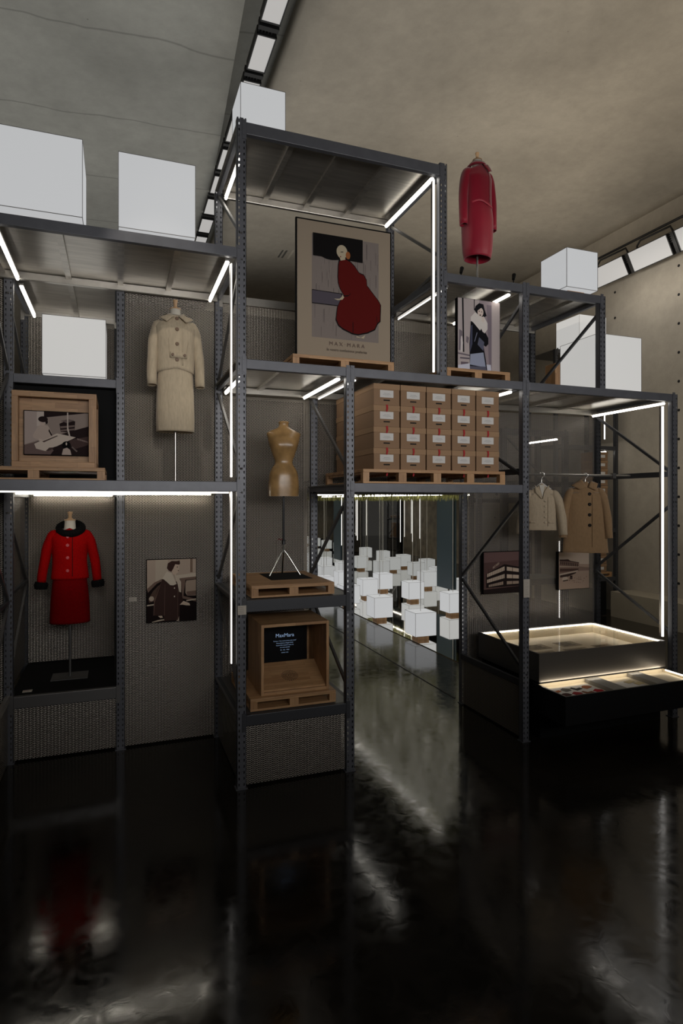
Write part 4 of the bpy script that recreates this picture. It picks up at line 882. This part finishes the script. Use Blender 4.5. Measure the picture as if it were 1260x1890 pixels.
# hanging jackets
def hanger(par, zr):
    MB().tube([(0, 0, zr - .1), (0, 0, zr - .045), (.012, 0, zr - .03), (.03, 0, zr - .012), (.028, 0, zr + .012), (.01, 0, zr + .024), (-.012, 0, zr + .022), (-.022, 0, zr + .006)], .004, 8).build('hook', CHROME, par)
    MB().tube([(-.1, 0, zr - .17), (-.05, 0, zr - .14), (0, 0, zr - .1), (.05, 0, zr - .14), (.1, 0, zr - .17)], [.01, .013, .015, .013, .01], 10).build('shoulder_bar', WHITE, par)
ZR = 2.7
def hang_coat(label, x, rz, m, zt, zh, wd, sl, secs, nb, bm, group):
    # the hanger is its own thing carrying the garment
    hg = thing('clothes_hanger', 'hanger on the rail under the ' + label[1], 'hanger', (x, 5.62, 0), rz, 'clothes hangers on the rail'); hanger(hg, ZR)
    g = thing(label[2], label[0], 'jacket' if 'jacket' in label[2] else 'coat', (x, 5.62, 0), rz)
    shell(secs, m, 'body', g, lambda a, z: .02 * math.sin(a * 6 + z * 6) * max(0, min(1, (zt - z) * 2.5)), lambda z: -.06 if z > zt - .12 else 0, 2.1)
    for sd in (-1, 1): sleeve(sd, (sd * (wd - .06), 0, zt - .1), (sd * (wd + .035), 0, zt - .16), (sd * (wd + .06), -.03, sl), (.068, .058), m, 'sleeve', g, .8, sd)
    for z in nb: button(g, .035, z, secs, .013 if 'jacket' in label[2] else .019, bm)
    strip(g, 'placket', [(.065, zt - .16 - k * (zt - .18 - zh) / 14) for k in range(14)], secs, .005, m, .006)
    return g
s1 = [(2.07, .165, .06), (2.2, .16, .062), (2.35, .172, .07), (2.45, .185, .07), (2.53, .18, .062), (2.57, .14, .055), (2.6, .075, .05)]
g = hang_coat(('short pale beige jacket hanging on the rail beside the front post', 'pale beige jacket', 'hanging_jacket'), 4.5, -34, BEIGE2, 2.6, 2.07, .17, 2.02, s1, (2.4, 2.34, 2.28, 2.22, 2.16), BEIGE, None)
for sd in (-1, 1): patch(g, 'lapel', [(sd * .005, 2.42), (sd * .02, 2.5), (sd * .075, 2.58), (sd * .075, 2.5)] if sd > 0 else [(-.075, 2.58), (-.02, 2.5), (-.005, 2.42), (-.075, 2.5)], s1, BEIGE2, .012, .005)
MB().add([(-.03, -.062, 2.58), (.03, -.062, 2.58), (.006, -.072, 2.44)], [(0, 1, 2)]).build('lining', LINEN, g, solid=.002)
for sd in (-1, 1): strip(g, 'pocket_flap', [(sd * .1 - .03 + .012 * k, 2.16) for k in range(6)], s1, .018, BEIGE2, .008)
s2 = [(1.8, .255, .085), (1.95, .245, .088), (2.15, .225, .09), (2.35, .21, .09), (2.48, .205, .082), (2.56, .19, .07), (2.6, .15, .06), (2.63, .085, .055)]
g = hang_coat(('longer camel coat with dark buttons hanging right of the pale jacket', 'camel coat', 'hanging_coat'), 5.12, -34, CAMEL, 2.63, 1.8, .19, 1.97, s2, (2.48, 2.36, 2.24, 2.12), BROWNB, None)
for o in [c for c in g.children if c.name.startswith('button')]: o.data.materials[0] = BLACK
for sd in (-1, 1): patch(g, 'collar', [(.02, 2.56), (.05, 2.63), (.13, 2.6), (.1, 2.52)] if sd > 0 else [(-.16, 2.58), (-.05, 2.65), (.01, 2.56), (-.07, 2.53)], s2, CAMEL, .014, .007)
MB().add([(-.03, -.05, 2.62), (.03, -.05, 2.62), (.01, -.06, 2.56)], [(0, 1, 2)]).build('lining', LINEN, g, solid=.002)
ra = thing('clothes_rail', 'thin metal clothes rail crossing the right-hand bay', 'rail', (4.8, 5.62, 0))
MB().tube([(XU4 + .08, 5.62, ZR), (XU6 + .05, 5.62, ZR)], .014, 12).build('rail', STEEL, ra, True)
MB().box(XU6 - .25, XU6 - .2, 5.6, 5.64, ZR - .03, ZR + .03).build('clamp', DSTEEL, ra, True)
MB().box(XU6 + .03, XU6 + .05, Y0 + .06, Y1, ZR - .03, ZR + .03).build('support_bar', DPAINT, ra, True)
MB().box(XU4 + .06, XU4 + .08, Y0 + .06, Y1, ZR - .03, ZR + .03).build('support_bar', DPAINT, ra, True)

# dress form on its tripod
df = thing('dress_form', 'varnished brown antique dress form on a black and chrome tripod', 'dress form', (1.49, 5.6, 1.681), 0)
zb = 2.44 - 1.681
D_ = [(zb, .145, .1), (zb + .1, .147, .102), (zb + .2, .138, .1), (zb + .25, .122, .09), (zb + .318, .084, .068), (zb + .39, .105, .08), (zb + .45, .125, .1), (zb + .5, .142, .105), (zb + .56, .155, .095), (zb + .6, .163, .075), (zb + .625, .12, .06), (zb + .65, .062, .05), (zb + .668, .045, .042), (zb + .70, .044, .042)]
def bust(a, z):
    f = 0
    for c in (-105 + 40, -75 - 40):
        pass
    d = abs(z - (zb + .47)) / .06
    if d < 1.5:
        for c in (-62, -118):
            da = (math.degrees(a) - (360 + c)) / 20
            f += .13 * math.exp(-(da * da) - d * d)
    return f
rsn = [superring(q[0], q[1], q[2], 0, 0, 2.25, 56, bust) for q in interp(D_, .012)]
MB().rings(rsn, 0, True).build('torso', FORM, df)
MB().lathe([(.046, zb + .69), (.05, zb + .7), (.05, zb + .712), (.03, zb + .714)], n=28).build('neck_cap', FORM, df)
MB().lathe([(.012, .33), (.012, zb)], n=12).build('pole', BLACKM, df)
MB().lathe([(.018, .3), (.018, .34), (.012, .35)], n=12).build('collar_clamp', BLACKM, df)
MB().tube([(0, 0, .345), (-.06, -.01, .35)], .006, 8).build('clamp_lever', mat('dark_red_lever', (.12, .02, .02), .5), df)
MB().lathe([(.012, .22), (.012, .3)], n=12).build('tripod_hub', CHROME, df)
for a in (200, 335, 80): MB().tube([(0, 0, .25), (.04 * math.cos(R(a)), .04 * math.sin(R(a)), .2), (.16 * math.cos(R(a)), .16 * math.sin(R(a)), .01)], .008, 10).build('leg', CHROME, df)
MB().tube([(-.07, 0, .02), (-.07, 0, .35)], .003, 6).build('thin_rod', CHROME, df)
mt = MB().box(1.31, 1.7, 5.35, 5.85, 1.6815, 1.685).build('floor_mat', BLACK); tag(mt, 'square black mat on the pallet under the tripod', 'mat'); df.location.z = 1.686

# small spotlights clipped on the upper right beam
sp_ = thing('clip_spotlight', 'small black clip spotlight left of the crimson coat on the upper beam', 'lamp', (3.1, 5.05, LB), 0, 'clip spotlights on the upper beam')
MB().tube([(0, 0, .0), (.01, .01, .05)], .006, 8).build('clip', BLACK, sp_); MB().tube([(.0, .0, .04), (.03, .03, .1)], [.014, .02], 12).build('lamp_head', BLACK, sp_)
dup(sp_, (3.68, 5.02, LB), 'small black clip spotlight right of the crimson coat on the upper beam')

# ---------------------------------------------------------------- display case and drawer
dc = thing('display_case', 'grey metal display case with a lit cream tray under glass', 'display case', (3.94, 4.97, 0))
x0, x1, y0, y1, zt, zb_ = 3.95, 5.63, 4.97, 6.05, .87, .585
MB().box(x0, x1, y0, y0 + .02, zb_, zt).build('front_panel', mat('brushed_case_metal', (.17, .155, .135), .33, .6), dc, True)
for a_ in (x0, x1 - .02): MB().box(a_, a_ + .02, y0 + .02, y1, zb_, zt).build('side_panel', DSTEEL, dc, True)
MB().box(x0 + .02, x1 - .02, y1 - .02, y1, zb_, zt).build('rear_panel', DSTEEL, dc, True)
MB().box(x0 + .02, x1 - .02, y0 + .02, y1 - .02, zt - .13, zt - .12).build('tray_floor', CREAM, dc, True)
mb = MB(); mb.box(x0 + .02, x0 + .03, y0 + .02, y1 - .02, zt - .12, zt - .01).box(x1 - .03, x1 - .02, y0 + .02, y1 - .02, zt - .12, zt - .01).box(x0 + .03, x1 - .03, y1 - .03, y1 - .02, zt - .12, zt - .01).box(x0 + .03, x1 - .03, y0 + .02, y0 + .03, zt - .12, zt - .01); mb.build('tray_lining', CREAM, dc, True)
MB().add([(x0 + .02, y0 + .02, zt - .002), (x1 - .02, y0 + .02, zt - .002), (x1 - .02, y1 - .02, zt - .002), (x0 + .02, y1 - .02, zt - .002)], [(0, 1, 2, 3)]).build('glass_top', GLASS, dc, True)
mb = MB(); mb.tube([(x0 + .04, y1 - .035, zt - .012), (x1 - .04, y1 - .035, zt - .012)], .006, 8).tube([(x1 - .035, y0 + .05, zt - .012), (x1 - .035, y1 - .05, zt - .012)], .006, 8).tube([(x0 + .035, y0 + .3, zt - .012), (x0 + .035, y1 - .05, zt - .012)], .006, 8); mb.build('light_strip', emis('case_strip_glow', (1, .95, .85), 13), dc, True)
MB().box(x0 + .05, x1 - .02, y0 + .05, y1, .0, zb_).build('plinth', BLACK, dc, True)
dr = MB(); px0, px1, py0, py1, dz0, dz1 = 3.95, 5.66, 4.59, 4.97, .28, .556
dr.box(px0, px1, py0, py0 + .02, dz0, dz1).box(px0, px0 + .02, py0 + .02, py1 + .1, dz0, dz1).box(px1 - .02, px1, py0 + .02, py1 + .1, dz0, dz1).box(px0 + .02, px1 - .02, py0 + .02, py1 + .1, dz0 + .0, dz0 + .02)
dro = dr.build('drawer', BLACKM, dc, True); off = wloc(dc)
def sub(mb, name, m):
    o = mb.build(name, m, dro)
    for v_ in o.data.vertices: v_.co -= off
    return o
mb = MB().box(px0 + .02, px1 - .02, py0 + .02, py1 + .08, dz1 - .05, dz1 - .04); mb.box(px0 + .02, px0 + .028, py0 + .02, py1 + .05, dz1 - .04, dz1 - .003).box(px1 - .028, px1 - .02, py0 + .02, py1 + .05, dz1 - .04, dz1 - .003).box(px0 + .03, px1 - .03, py1 + .04, py1 + .05, dz1 - .04, dz1 - .003); sub(mb, 'drawer_lining', CREAM)
mb = MB(); mb.box(4.55, 4.72, py0 + .02, py1 + .03, dz1 - .04, dz1 - .001).box(5.12, 5.28, py0 + .02, py1 + .03, dz1 - .04, dz1 - .001); sub(mb, 'divider', mat('grey_tray_divider', (.2, .19, .17), .6))
mb = MB(); mb.tube([(px1 - .03, py0 + .03, dz1 - .008), (px1 - .03, py1 + .0, dz1 - .008)], .006, 8); sub(mb, 'light_strip', emis('drawer_strip_glow', (1, .92, .78), 8))
area('drawer_back_light', (4.8, 4.93, .572), (R(100), 0, 0), 1.6, .015, 1.0, (1, .88, .7))
area('drawer_light', (4.8, 4.99, .58), (R(-35), 0, 0), 1.6, .02, .45, (1, .9, .75))
# swatches and papers
def sheet(name, label, cat, x, y, w_, d, z, c, rz=0, group=None, h=.003):
    o = MB().box(-w_ / 2, w_ / 2, -d / 2, d / 2, 0, h).build(name, c if not isinstance(c, tuple) else ink(c)); o.location = (x, y, z); o.rotation_euler = (0, 0, R(rz)); return tag(o, label, cat, group)
sheet('swatch_sheet', 'white sheet under the leather swatches in the open drawer', 'paper', 4.25, 4.79, .56, .3, dz1 - .0395, WHITE)
sw = [((170, 95, 50), 'orange'), ((90, 86, 80), 'grey'), ((35, 32, 30), 'charcoal'), ((150, 85, 45), 'tan'), ((66, 28, 26), 'maroon'), ((140, 20, 28), 'crimson'), ((120, 70, 40), 'brown'), ((160, 20, 30), 'scarlet')]
for i, (c, n) in enumerate(sw):
    cx, cy = 4.05 + .13 * (i % 4) + .03 * (i // 4), 4.86 - .13 * (i // 4)
    pts = [(-.05, -.04), (.03, -.05), (.055, -.01), (.02, .045), (-.045, .03)] if i % 2 else [(-.05, .04), (-.05, -.045), (.05, -.045), (.05, -.01), (-.005, -.005), (-.01, .045)]
    if i in (3, 4): pts = ell(0, 0, .055, .042, 10, 0, 180) + [(-.05, -.035), (.05, -.035)]
    o = MB().prism(pts, lambda u, v, dd: (u, v, dd), .003).build('leather_swatch', ink(c)); o.location = (cx, cy, dz1 - .0362); o.rotation_euler = (0, 0, R(20))
    tag(o, '%s leather swatch in the open drawer' % n, 'swatch', 'leather swatches in the drawer')
sheet('document', 'white paper in the middle of the open drawer', 'paper', 4.9, 4.76, .3, .24, dz1 - .0395, WHITE, 8)
for k, (x, y) in enumerate(((4.98, 4.84), (5.04, 4.77))):
    sheet('pale_card', 'small pale card on the middle drawer paper, %s' % ('farther one' if k == 0 else 'nearer one'), 'card', x, y, .1, .06, dz1 - .0362, (196, 180, 140), 12, 'pale cards in the drawer', .006)
DOC = ink((150, 138, 118)); DOCD = ink((84, 76, 66))
for k, (x, y, w_, d_, lab) in enumerate(((4.32, 5.3, .34, .26, 'grey printed page at the left under the case glass'), (4.42, 5.62, .3, .2, 'grey printed page at the back left under the case glass'), (4.78, 5.3, .3, .26, 'grey printed page in the middle under the case glass'), (4.86, 5.62, .26, .2, 'grey printed page at the back under the case glass'), (5.18, 5.35, .24, .24, 'grey printed page at the right under the case glass'))):
    o = thing('printed_page', lab, 'paper', (x, y, zt - .1195), 0, 'printed pages under the glass'); MB().box(-w_ / 2, w_ / 2, -d_ / 2, d_ / 2, 0, .003).build('page', DOC, o)
    mb = MB()
    for r_ in range(4): mb.box(-w_ / 2 + .03, w_ / 2 - .06 - .02 * (r_ % 2), -d_ / 2 + .03 + r_ * d_ / 5, -d_ / 2 + .03 + r_ * d_ / 5 + d_ / 9, .003, .0036)
    mb.build('print', DOCD, o)
